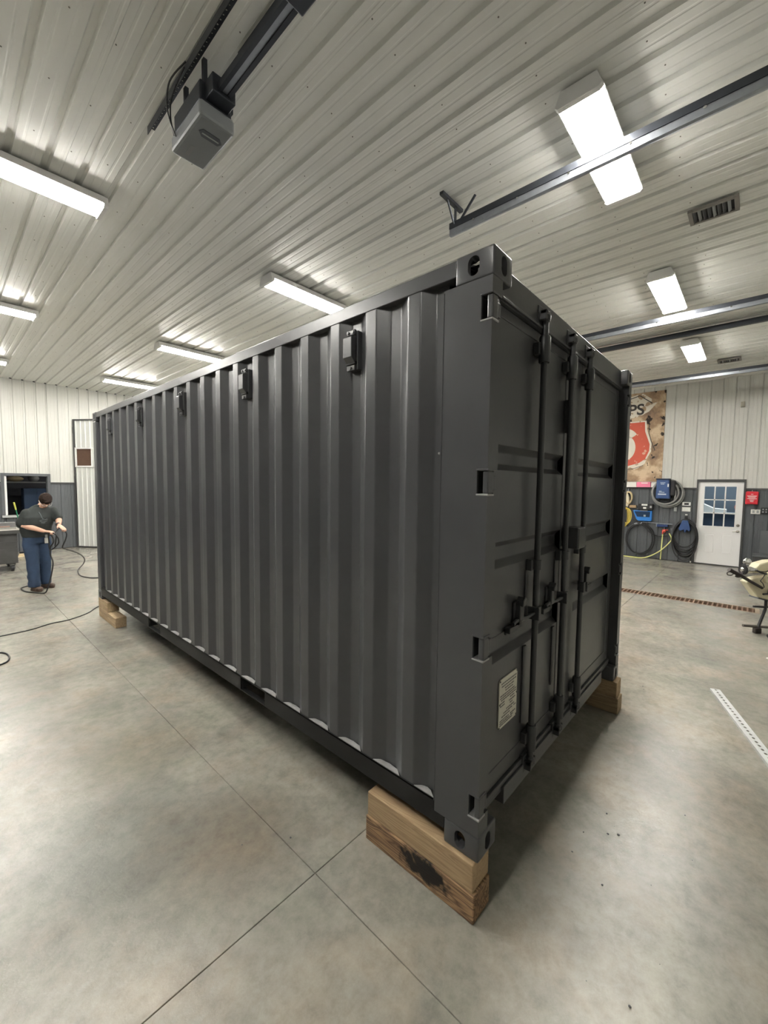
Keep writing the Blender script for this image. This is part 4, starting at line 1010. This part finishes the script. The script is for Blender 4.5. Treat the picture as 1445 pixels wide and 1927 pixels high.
# eyes and safety glasses
for sgn in (-1, 1): MB().ell(hd + HM @ V((sgn * .032, -.0935, .006)), (.010, .006, .005), 10, 6, HM).build('eye', M_BLACK, per, smooth=True)
gl = MB()
for sgn in (-1, 1):
    gl.tube([hd + HM @ V((sgn * (.036 + .024 * cos(t)), -.108, .002 + .017 * sin(t))) for t in [2 * pi * q / 14 for q in range(14)]], .0022, 6, closed=True)
    gl.tube([hd + HM @ V((sgn * .060, -.108, .006)), hd + HM @ V((sgn * .082, -.06, .006)), hd + HM @ V((sgn * .086, .01, .0))], .0025, 6)
gl.tube([hd + HM @ V((-.012, -.110, .006)), hd + HM @ V((.012, -.110, .006))], .0022, 6)
gl.build('glasses', mat('clear_plastic_frame', (.55, .55, .52), .3, 0, .05, 20), per)
# wristwatch band, belt badge and chest print
dw = (lhd - lwr).normalized(); MB().tube([lwr - dw * .03, lwr - dw * .005], [.038, .038], 14).build('wristband', M_BLACK, per, smooth=True)
bd = pelv + AF * .168 + AL * .075 - UP * .02
MB(Matrix.Translation(bd)).box(-.028, .028, -.012, .012, -.085, .01).build('badge', M_PAPER, per, bevel=.004)
MB(Matrix.Translation(bd + UP * .045)).box(-.02, .02, -.010, .010, -.03, .02).build('badge_reel', M_GREY, per, bevel=.004)
bvh = BVHTree.FromPolygons([v.co + ORIGIN['person'] for v in ms.vertices], [tuple(p.vertices) for p in ms.polygons])
def on_shirt(u, w):
    o_ = chest + AL * u + UP * w + AF * .6; hit = bvh.ray_cast(o_, -AF); return (hit[0] + AF * .002) if hit[0] else o_ - AF * .45
strokes = [[(-.035, .10), (-.02, .05), (-.012, .0), (-.004, -.03)], [(-.05, -.055), (-.02, -.04), (.03, -.045), (.07, -.03), (.05, -.065), (.0, -.075), (-.04, -.06)], [(.0, -.02), (.03, -.035), (.06, -.02)], [(-.03, -.085), (.01, -.095), (.03, -.085)]]
pm_ = MB()
for st_ in strokes: pm_.tube([on_shirt(u, w) for u, w in st_], .0045, 6)
pm_.build('chest_print', mat('faded_print', (.12, .13, .14), .8, 0, .1, 20), per)
# cable in hands
cab = thing('air_hose', 'black cable held in both hands of the person, looping to the floor', 'cable', (-.1, 8.0, 0))
r = .0105
loopA = [(-.236, 8.012, 1.046), (-.159, 7.925, 1.010), (-.121, 7.945, .879), (-.157, 8.05, .782), (-.227, 8.049, .745), (-.243, 8.007, .896), (-.246, 7.992, 1.030), (-.195, 7.959, .959), (-.189, 7.946, .885), (-.226, 7.979, .80), (-.226, 8.04, .664), (-.202, 8.001, .527), (-.227, 8.009, .326), (-.286, 7.99, .10), (-.326, 8.05, .012), (-.43, 8.20, .012), (-.53, 8.42, .011), (-.545, 8.75, .011), (-.44, 8.86, .011), (-.38, 8.80, .011)]
MB().tube(bez(loopA, 7), r, 7).build('hanging_loop', M_RUBBER, cab, smooth=True)
loopB = [(-.157, 8.05, .80), (-.146, 7.982, .978), (-.137, 8.054, 1.047), (-.08, 8.10, 1.098), (-.034, 8.063, 1.075), (.006, 8.041, .999), (-.011, 8.05, .896), (-.041, 8.143, .76), (.054, 8.404, .681), (.254, 8.918, .558), (.517, 9.653, .363), (.657, 10.079, .196), (.655, 10.219, .078), (.497, 9.898, .011), (.412, 9.272, .011), (.476, 8.928, .011), (.588, 8.771, .011), (.9, 8.60, .011), (1.4, 8.5, .011)]
MB().tube(bez(loopB, 8), r, 7).build('trailing_length', M_RUBBER, cab, smooth=True)
MB().cyl((-.228, 8.010, 1.052), (-.168, 7.935, 1.022), .012, 10).build('metal_end', M_CHROME, cab, smooth=True)
# ================================================================== RIGHT WALL THINGS
WX = XR - .002        # face of the rib crowns
TM = lambda yy, z, h: Matrix(((0, 0, -1, WX - h), (-1, 0, 0, yy), (0, 1, 0, z), (0, 0, 0, 1)))
pw_ = lambda u, w, t: (WX - t, u, w)
# ---- big rusty sign
SC = 2.27
sign = thing('metal_sign', 'large rusty square sign with a white and red shield and worn black lettering', 'sign', (WX, SC, 2.09))
MB().box(WX - .012, WX, SC - 1.215, SC + 1.215, 2.09, 4.50).build('board', rust_mat(), sign, bevel=.002)
def mirror(pts): return pts + [(2 * SC - u, w) for u, w in reversed(pts) if abs(u - SC) > 1e-4]
M_SW = chipped('chipped_white_paint', (.66, .62, .53), (.34, .24, .15), .44); M_SR = chipped('chipped_red_paint', (.52, .085, .045), (.60, .35, .25), .36)
M_SB = mat('sign_black_paint', (.035, .03, .028), .6, 0, .2, 9)
top = mirror([(SC, 4.30), (1.60, 4.485), (1.24, 4.20), (1.42, 3.98), (1.52, 3.93), (1.62, 3.86), (SC, 3.78)])
MB().prism(top, pw_, .012, .0135).build('white_crest', M_SW, sign)
bot = mirror([(SC, 3.74), (1.47, 3.74), (1.44, 3.45), (1.33, 3.15), (1.33, 2.9), (1.42, 2.72), (1.46, 2.58), (1.62, 2.46), (1.87, 2.36), (SC, 2.31)])
MB().prism(bot, pw_, .012, .0135).build('white_shield', M_SW, sign)
red = mirror([(SC, 3.70), (1.505, 3.706), (1.49, 3.45), (1.37, 3.10), (1.375, 2.92), (1.46, 2.70), (1.60, 2.60), (1.87, 2.52), (SC, 2.48)])
MB().prism(red, pw_, .0135, .015).build('red_field', M_SR, sign)
def line(pts, w=.022):
    m = MB()
    for (a, b_), (c, d_) in zip(pts, pts[1:]):
        L = hypot(c - a, d_ - b_); n_ = (-(d_ - b_) / L * w / 2, (c - a) / L * w / 2)
        m.prism([(a + n_[0], b_ + n_[1]), (c + n_[0], d_ + n_[1]), (c - n_[0], d_ - n_[1]), (a - n_[0], b_ - n_[1])], pw_, .0135, .0145)
    return m
line([(2.55, 4.455 - .01), (SC, 4.245), (1.652, 4.425), (1.35, 4.185)]).build('crest_line', M_SB, sign)
line([(1.405, 3.62), (1.40, 3.40), (1.34, 3.18), (1.24, 2.92)], .018).build('shield_line', M_SB, sign)
line([(1.50, 2.53), (1.70, 2.455), (1.87, 2.425), (SC, 2.40), (2.4, 2.44)], .014).build('shield_line', M_SB, sign)
fit_text('lettering', 'PHILLIPS', 1.535, 2 * SC - 1.535, 3.905, 4.205, .0155, M_SB, sign, .02)
M_SIX = mat('sign_white', (.70, .66, .57), .6, 0, .12, 7)
for cy in (1.955, 2.585):
    g = MB(); nseg = 36
    def band(cz_, ro, ri, a0_, a1_, hh=.015):
        A, B = [], []
        for k in range(nseg + 1):
            a_ = a0_ + (a1_ - a0_) * k / nseg; c_, s_ = cos(a_), sin(a_)
            A.append([g.pt((WX - h_, cy - ro[0] * c_, cz_ + ro[1] * s_)) for h_ in (hh, hh + .0015)]); B.append([g.pt((WX - h_, cy - ri[0] * c_, cz_ + ri[1] * s_)) for h_ in (hh, hh + .0015)])
        for k in range(nseg):
            for h_ in (0, 1): g.face((A[k][h_], A[k + 1][h_], B[k + 1][h_], B[k][h_]))
            g.face((A[k][0], A[k][1], A[k + 1][1], A[k + 1][0])); g.face((B[k][0], B[k][1], B[k + 1][1], B[k + 1][0]))
    band(3.02, (.255, .345), (.06, .14), 0, 2 * pi)                 # bowl
    band(3.13, (.34, .425), (.16, .24), radians(37), radians(215))      # back and top
    g.build('numeral', M_SIX, sign)
# ---- boxes on the trim ledge
LZ = WZ + .0225
tag(MB().box(WX - .11, WX - .004, 1.62, 1.93, LZ, LZ + .135).build('white_box', M_PAPER, at=(WX - .05, 1.75, LZ), bevel=.004), 'white box on the wall ledge nearest the container', 'box')
pk = thing('pink_box', 'pink box on the wall ledge below the rusty sign', 'box', (WX - .05, 1.44, LZ)); MB().box(WX - .11, WX - .004, 1.285, 1.612, LZ, LZ + .14).build('carton', M_PINK, pk, bevel=.004); MB().box(WX - .112, WX - .109, 1.35, 1.50, LZ + .10, LZ + .125).build('label', M_PAPER, pk)
tag(MB().box(WX - .09, WX - .004, 1.145, 1.278, LZ, LZ + .12).build('small_white_box', M_PAPER, at=(WX - .05, 1.2, LZ), bevel=.004), 'small white box between the pink box and the blue vacuum', 'box')
# ---- wall vacuum
vac = thing('wall_vacuum', 'blue wall-mounted shop vacuum wrapped in its grey hose', 'vacuum', (WX - .15, .98, 1.64))
MB().prism([(.815, 1.64), (1.14, 1.64), (1.13, 1.68), (1.128, 2.14), (.845, 2.14), (.82, 1.68)], pw_, .06, .30).build('canister', M_BLUE, vac, bevel=.03, seg=3)
MB().prism([(.832, 2.135), (1.142, 2.135), (1.135, 2.168), (.842, 2.168)], pw_, .05, .31).build('lid', mat('navy_lid', (.02, .03, .06), .4), vac, bevel=.008)
MB().box(WX - .26, WX, .72, .84, 1.72, 2.12).build('motor_head', M_BLACK, vac, bevel=.03); MB().box(WX - .06, WX, .80, 1.10, 1.66, 2.10).build('wall_bracket', M_BLACK, vac)
lbm = mat('vac_label', (.50, .55, .62), .5, 0, .1, 20)
for (a, b_, c, d_) in ((.90, 1.08, 1.742, 1.775), (.94, 1.06, 1.80, 1.815), (1.0, 1.06, 1.83, 1.845), (.93, 1.04, 2.05, 2.065), (.95, 1.03, 2.015, 2.03)): MB().box(WX - .304, WX - .300, a, b_, c, d_).build('label_strip', lbm, vac)
MB().box(WX - .304, WX - .300, .852, .880, 1.95, 2.03).build('rating_label', M_PAPER, vac)
def ring(cy, cz, ry, rz, h, tilt=0, n=40, a0=0, a1=2 * pi): return [(WX - h - tilt * cos(a), cy + ry * cos(a), cz + rz * sin(a)) for a in [a0 + (a1 - a0) * k / n for k in range(n + (0 if abs(a1 - a0 - 2 * pi) < 1e-6 else 1))]]
HOSE = mat('grey_vacuum_hose', (.27, .27, .26), .45, 0, .1, 20)
MB().tube(ring(.905, 1.80, .335, .345, .12), .021, 8, True).build('hose_coil', HOSE, vac, smooth=True)
MB().tube(ring(.895, 1.765, .345, .345, .07), .021, 8, True).build('hose_coil', HOSE, vac, smooth=True)
MB().tube(ring(.94, 1.80, .285, .30, .16), .021, 8, True).build('hose_coil', HOSE, vac, smooth=True)
MB().tube(bez([(WX - .12, .76, 1.95), (WX - .16, .72, 1.8), (WX - .16, .73, 1.62)], 6), .021, 8).build('hose_end', HOSE, vac, smooth=True)
# ---- thermostats and plates
t = thing('thermostat', 'white thermostat with dark display right of the blue vacuum', 'thermostat', (WX, .49, 1.52)); MB().box(WX - .03, WX, .404, .578, 1.472, 1.563).build('case', M_WHITE, t, bevel=.006); MB().box(WX - .033, WX - .029, .44, .535, 1.492, 1.543).build('display', M_BLACK, t)
t = thing('switch_plate', 'pale switch plate just below the white thermostat', 'switch plate', (WX, .49, 1.37)); MB().box(WX - .012, WX, .403, .578, 1.322, 1.433).build('plate', M_PAPER, t, bevel=.003)
for q in range(3): MB().box(WX - .02, WX - .011, .425 + .05 * q, .455 + .05 * q, 1.35, 1.405).build('rocker', M_WHITE, t, bevel=.002)
tag(MB().box(WX - .03, WX, .685, .75, 1.315, 1.425).box(WX - .045, WX - .029, .70, .735, 1.36, 1.39).build('outlet_box', M_GREY, at=(WX, .72, 1.315), bevel=.003), 'grey outlet box below the vacuum hose', 'outlet')
# ---- blue charger and box
M_SCREEN = mat('dark_screen', (.012, .03, .07), .25, 0, .1, 9)
ch = thing('blue_tool_case', 'bright blue open tool case on the wall below the black box', 'case', (WX - .08, 1.44, 1.02))
MB().prism([(1.235, 1.02), (1.53, 1.02), (1.58, 1.06), (1.67, 1.305), (1.22, 1.305), (1.222, 1.05)], pw_, .0, .10).build('shell', M_BLUE2, ch, bevel=.012)
MB().prism([(1.27, 1.13), (1.56, 1.13), (1.63, 1.275), (1.26, 1.275)], pw_, .098, .104).build('recess', M_SCREEN, ch); MB().box(WX - .108, WX - .103, 1.36, 1.41, 1.14, 1.19).build('sticker', M_GREY, ch)
MB().box(WX - .115, WX - .02, 1.32, 1.50, 1.29, 1.315).build('latch_bar', M_GREY, ch, bevel=.004)
bk = thing('black_tool_box', 'black box with white labels on the wall above the blue tool case', 'box', (WX - .07, 1.40, 1.33))
MB().box(WX - .15, WX, 1.205, 1.545, 1.325, 1.49).build('body', M_BLACK, bk, bevel=.012)
MB().box(WX - .154, WX - .149, 1.325, 1.46, 1.44, 1.485).build('label', M_PAPER, bk); MB().box(WX - .154, WX - .149, 1.35, 1.42, 1.355, 1.40).build('label', M_PAPER, bk); MB().box(WX - .155, WX - .10, 1.22, 1.27, 1.38, 1.44).build('knob', M_GREY, bk, bevel=.01)
# ---- tan canvas hank, wooden block and yellow cord
ht = thing('canvas_hank', 'cream canvas bag and tan rope hanging on a hook beside the container edge', 'bag', (WX - .06, 1.82, 1.40))
MB().prism([(1.93, 1.80), (1.84, 1.82), (1.775, 1.66), (1.765, 1.50), (1.80, 1.38), (1.90, 1.44), (1.96, 1.55)], pw_, .03, .10).build('canvas', mat('cream_canvas', (.66, .60, .45), .8, 0, .1, 14), ht, bevel=.02)
MB().tube(ring(1.80, 1.66, .09, .15, .06), .020, 8, True).tube(ring(1.79, 1.64, .075, .16, .09), .018, 8, True).build('rope', M_TAN, ht, smooth=True)
MB().tube([(WX, 1.80, 1.90), (WX - .07, 1.80, 1.88), (WX - .08, 1.80, 1.82), (WX - .05, 1.80, 1.79)], .010, 8).build('hook', M_GALV, ht)
tag(MB().box(WX - .10, WX, 1.60, 1.76, 1.37, 1.44).build('wood_block', W1, at=(WX, 1.68, 1.37), bevel=.004), 'small wooden block fixed to the wall left of the black box', 'block')
yc = thing('extension_cord', 'yellow extension cord hanging in loops beside the container edge', 'cord', (WX - .04, 1.84, .82))
for k in range(4): MB().tube(ring(1.86 - .02 * k, 1.10 + .012 * k, .055 + .014 * k, .27 - .02 * k, .03 + .018 * k), .010, 6, True).build('cord_loop', M_YEL, yc, smooth=True)
# ---- black hose coil (left) with pipe and valve
hc = thing('black_hose_coil', 'round coil of black hose on the dark wall under the blue tool case', 'hose', (WX - .05, 1.48, .1))
for k, (cy, cz, ry, rz) in enumerate(((1.48, .535, .335, .425), (1.50, .53, .315, .41), (1.46, .52, .325, .41))): MB().tube(ring(cy, cz, ry, rz, .03 + .028 * k), .0145, 7, True).build('hose_loop', M_RUBBER, hc, smooth=True)
MB().tube(bez([(WX - .05, 1.66, 1.05), (WX - .06, 1.55, .97), (WX - .07, 1.40, .88), (WX - .07, 1.20, .68), (WX - .06, 1.02, .63), (WX - .05, .86, .66)], 6), .0135, 7).build('hose_tail', M_RUBBER, hc, smooth=True)
MB().cyl((WX - .09, 1.62, .92), (WX - .09, 1.55, .945), .018, 8).build('coupling', M_GALV, hc, smooth=True); MB().cyl((WX - .09, 1.47, .93), (WX - .09, 1.44, .98), .016, 8).build('coupling', M_GALV, hc, smooth=True)
ap = thing('air_line', 'thin air pipe with blue regulator and red valve on the dark wall', 'pipe', (WX - .04, 1.0, .75))
MB().cyl((WX - .04, 1.43, .985), (WX - .04, .76, .965), .011, 8).cyl((WX - .04, .93, .96), (WX - .04, .93, .70), .011, 8).build('pipe', M_GALV, ap, smooth=True)
MB().box(WX - .09, WX - .01, .85, 1.10, .885, .95).build('regulator', mat('navy_regulator', (.02, .045, .14), .4), ap, bevel=.012); MB().box(WX - .06, WX - .02, 1.09, 1.12, .88, .98).build('regulator_end', M_GALV, ap, bevel=.004)
MB().lathe([(.02, 0), (.035, .01), (.035, .03), (.015, .04)], (WX - .09, .92, .775), 10, 'x').box(WX - .075, WX - .055, .84, .97, .80, .825).box(WX - .08, WX - .04, .945, .975, .70, .80).build('valve', mat('red_valve', (.55, .07, .04), .45), ap, bevel=.004)
yh = thing('yellow_hose', 'pale yellow hose dropping from the red valve and curving to the floor', 'hose', (WX - .06, 1.1, 0))
MB().cyl((WX - .06, .960, .69), (WX - .06, .982, .012), .013, 8).build('drop', M_YELG, yh, smooth=True)
MB().tube(bez([(WX - .06, .82, .73), (WX - .07, .765, .62), (WX - .08, .78, .52), (WX - .10, .97, .27), (WX - .12, 1.20, .09), (WX - .14, 1.40, .014), (WX - .15, 1.70, .014), (WX - .16, 2.2, .014)], 7), .0135, 8).build('curve', M_YELG, yh, smooth=True)
# ---- cable coil on blue hook
cc = thing('black_cable_coil', 'tall coil of black cable hanging on a blue bracket beside the white door', 'cable', (WX - .06, .48, .05))
for k, (cy, cz, ry, rz) in enumerate(((.48, .63, .265, .49), (.485, .66, .245, .46), (.475, .60, .255, .43), (.49, .69, .235, .41), (.47, .70, .25, .37), (.485, .74, .23, .33), (.48, .57, .262, .50))): MB().tube(ring(cy, cz, ry, rz, .03 + .02 * k), .0145, 7, True).build('cable_loop', M_RUBBER, cc, smooth=True)
MB().tube(bez([(WX - .10, .27, .5), (WX - .10, .30, .3), (WX - .09, .33, .06)], 5), .0145, 7).build('cable_tail', M_RUBBER, cc, smooth=True); MB().cyl((WX - .09, .33, .07), (WX - .09, .332, .02), .014, 8).build('cable_tip', M_PAPER, cc)
MB().prism([(.42, 1.10), (.54, 1.10), (.61, .88), (.58, .82), (.50, .86), (.48, .79), (.46, .79), (.44, .86), (.38, .82), (.365, .88)], pw_, .0, .20).build('bracket', M_BLUE, cc, bevel=.012); MB().box(WX - .05, WX, .45, .51, 1.10, 1.20).build('bracket_arm', M_BLACK, cc, bevel=.006); MB().box(WX - .012, WX, .455, .505, 1.225, 1.25).build('tag', M_PAPER, cc)
# ---- right of the door
rb = thing('red_bag', 'red first aid bag with white print hanging right of the white door', 'bag', (WX - .05, -.757, 1.54))
MB().prism([(-.645, 1.55), (-.76, 1.565), (-.868, 1.55), (-.875, 1.84), (-.86, 1.86), (-.655, 1.862), (-.642, 1.84)], pw_, .005, .09).build('pouch', M_RED, rb, bevel=.02)
MB().cyl((WX - .03, -.755, 1.86), (WX - .01, -.755, 1.95), .004, 6).build('strap', M_PAPER, rb)
wt = mat('white_print', (.72, .62, .60), .6, 0, .05, 20)
for (z, a, b_) in ((1.795, .02, .012), (1.755, .085, .014), (1.735, .075, .01), (1.715, .06, .01), (1.690, .085, .014), (1.662, .045, .01), (1.64, .03, .01), (1.62, .03, .01)): MB().box(WX - .093, WX - .0895, -.757 - a, -.757 + a, z - b_ / 2, z + b_ / 2).build('print_line', wt, rb)
t = thing('outlet_plate', 'pale double outlet plate under the red bag', 'outlet', (WX, -.835, 1.33)); MB().box(WX - .014, WX, -.919, -.752, 1.328, 1.436).build('plate', M_PAPER, t, bevel=.003)
for q in (-.875, -.80): MB().box(WX - .02, WX - .013, q - .02, q + .02, 1.35, 1.415).build('socket', M_GREY, t, bevel=.002)
t = thing('black_switch_box', 'black two-gang switch box right of the pale outlet plate', 'switch', (WX, -.99, 1.34)); MB().box(WX - .05, WX, -1.06, -.928, 1.34, 1.49).build('box', M_BLACK, t, bevel=.006)
for q in (-1.02, -.965):
    for z in (1.37, 1.43): MB().box(WX - .056, WX - .049, q - .012, q + .012, z, z + .03).build('socket', M_GREY, t, bevel=.002)
MB().cyl((WX - .03, -.84, 1.436), (WX - .03, -.84, 1.55), .012, 8).build('plug_cord', M_BLACK, t)
tag(MB().box(WX - .06, WX, -.52, -.445, 3.87, 3.99).box(WX - .075, WX - .058, -.505, -.46, 3.90, 3.965).build('junction_box', mat('tan_box', (.36, .33, .26), .5), at=(WX, -.48, 3.87), bevel=.004), 'small tan junction box high on the white wall above the door', 'junction box')
stl = thing('low_bench', 'dark grey low bench against the wall right of the door', 'bench', (11.2, -1.25, 0))
MB().box(11.0, 11.45, -1.75, -.83, .375, .415).build('seat', mat('grey_bench', (.11, .115, .12), .5, 0, .1, 6), stl, bevel=.006)
for x in (11.03, 11.42):
    for yy in (-1.72, -.86): MB().box(x - .02, x + .02, yy - .02, yy + .02, 0, .375).build('leg', M_TRIM, stl, bevel=.003)
for x in (11.03, 11.42): MB().box(x - .012, x + .012, -1.70, -.88, .30, .375).build('apron', M_TRIM, stl)
MB().box(11.44, 11.47, -1.75, -.95, .415, .95).build('backrest', mat('grey_bench', (.11, .115, .12)), stl, bevel=.006)
# ================================================================== CREAM MACHINE AT THE RIGHT EDGE
mo = thing('vintage_machine', 'cream machine with dark handlebar, chrome lamp and mirror at the right edge', 'machine', (5.75, -.91, 0))
MM = Matrix(((.672, .739, 0, 5.75), (-.74, .6705, 0, -.91), (0, 0, 1, 0), (0, 0, 0, 1)))     # u right, v away, z up
def P2(u, w, t): return (u, t, w)
hull = MB(MM).prism([(-.187, .690), (-.165, .655), (-.023, .482), (.155, .440), (1.2, .40), (1.3, .55), (1.3, .80), (.60, .80), (.30, .78), (.02, .76), (-.10, .735)], P2, -.02, .10).build('hull', M_CREAM, mo, bevel=.015)
MB(MM).prism([(-.03, .470), (.155, .428), (1.2, .388), (1.2, .40), (.155, .440), (-.023, .484)], P2, -.03, .11).build('keel_trim', M_DKSTEEL, mo)
MB(MM).prism([(-.075, .80), (-.046, .845), (.02, .925), (.144, .962), (.50, .99), (.85, .90), (1.1, .80)], P2, .03, .16).build('cowl', M_CREAM, mo, bevel=.02)
MB(MM).prism([(.03, .785), (.09, .845), (.30, .86), (.7, .83), (.7, .66), (.03, .69)], P2, -.06, -.018).build('side_panel', M_CREAM, mo, bevel=.008)
MB(MM).prism([(.035, .755), (.18, .725), (.5, .70), (.5, .745), (.19, .76), (.055, .78)], P2, -.064, -.058).build('panel_recess', mat('grey_green_panel', (.24, .26, .21), .5, 0, .15, 9), mo)
for (u, z) in ((.075, .80), (.115, .785), (.12, .828), (.07, .745), (.105, .738), (.2, .80)): MB(MM).cyl((u, -.066, z), (u, -.055, z), .011, 10).build('panel_hole', M_BROWN, mo)
MB(MM).box(.095, .32, -.075, -.02, .545, .605).build('battery_box', M_DKSTEEL, mo, bevel=.006)
MB(MM).cyl((-.024, -.09, .548), (.085, -.06, .548), .013, 10).build('foot_peg', M_BLACK, mo, smooth=True)
GR = mat('brown_black_tube', (.035, .027, .025), .45, .3, .2, 20)
MB(MM).tube([(-.455, -.05, .857), (-.30, -.055, .78), (-.17, -.06, .705), (-.015, -.06, .622)], [.026, .022, .019, .017], 10).build('handlebar', GR, mo, smooth=True)
MB(MM).tube(bez([(-.43, -.05, .835), (-.475, -.05, .82), (-.47, -.05, .79), (-.43, -.05, .783), (-.40, -.05, .80), (-.40, -.05, .825)], 6), .006, 6).build('lever_loop', GR, mo, smooth=True)
MB(MM).ell((-.33, -.055, .775), (.05, .02, .02), 10, 8).build('lever_pivot', GR, mo, smooth=True)
MB(MM).cyl((-.30, -.055, .80), (-.22, .02, .825), .010, 8).build('stem', GR, mo)
lamp = MB(MM).lathe([(.02, .0), (.05, .02), (.058, .05), (.05, .06), (.045, .12), (.02, .20)], (-.235, .02, .845), 18, 'x').build('head_lamp', M_CHROME, mo, smooth=True)
MB(MM).lathe([(.062, .0), (.066, .01), (.066, .025), (.06, .03)], (-.225, .02, .845), 18, 'x').build('lamp_rim', M_BLACK, lamp, smooth=True)
mir = MB(MM).ell((-.165, .02, .955), (.055, .03, .047), 16, 10).build('mirror', M_CHROME, mo, smooth=True)
MB(MM).cyl((-.185, .02, .91), (-.19, .02, .875), .008, 8).build('mirror_stem', M_DKSTEEL, mir)
MB(MM).tube(bez([(-.12, .0, .845), (-.03, -.03, .835), (.04, -.05, .84), (.09, -.05, .90), (.16, -.03, .95)], 6), .006, 6).build('cable', M_BLACK, mo, smooth=True)
MB(MM).tube(bez([(.03, -.05, .82), (-.03, -.06, .74), (-.045, -.06, .715), (-.01, -.06, .68), (.01, -.06, .63)], 6), .005, 6).build('cable', M_BLACK, mo, smooth=True)
MB(MM).tube(bez([(-.05, -.0, .84), (.0, -.03, .815), (.06, -.04, .80)], 5), .012, 8).build('hose', M_BLACK, mo, smooth=True)
for u in (.15, .95): MB(MM).tube([(u, .05, .44), (u, .05, .315), (u - .139, .0, .045)], .017, 8).build('leg', M_BLACK, mo, smooth=True)
MB(MM).cyl((-.012, .05, .345), (1.1, .05, .30), .014, 8).build('stand_rail', M_BLACK, mo, smooth=True)
MB(MM).box(-.03, .05, -.03, .03, .0, .075).build('foot_block', GR, mo, bevel=.01)
MB(MM).cyl((-.162, .02, .095), (1.1, -.01, .02), .018, 8).build('foot_bar', mat('grey_brown_tube', (.14, .125, .11), .5, .3, .1, 20), mo, smooth=True)
MB(MM).box(.92, 1.0, -.03, .03, .0, .05).build('foot_block', GR, mo, bevel=.01)
tag(MB(MM).cyl((.0, -.17, .024), (.9, -.20, .024), .024, 10).build('black_tube', M_BLACK, at=(5.75, -1.1, 0), smooth=True), 'black tube lying on the floor in front of the cream machine', 'tube')
sh = thing('glove', 'dark glove with white trim on the floor at the right edge', 'glove', (4.62, -1.06, 0))
MB().ell((4.62, -1.075, .022), (.09, .06, .022), 14, 8).ell((4.60, -1.15, .025), (.05, .07, .025), 12, 8).build('palm', M_DKSTEEL, sh, smooth=True); MB().ell((4.55, -1.03, .010), (.05, .022, .010), 10, 6).ell((4.70, -1.02, .012), (.02, .03, .012), 10, 6).build('cuff', M_PAPER, sh, smooth=True)
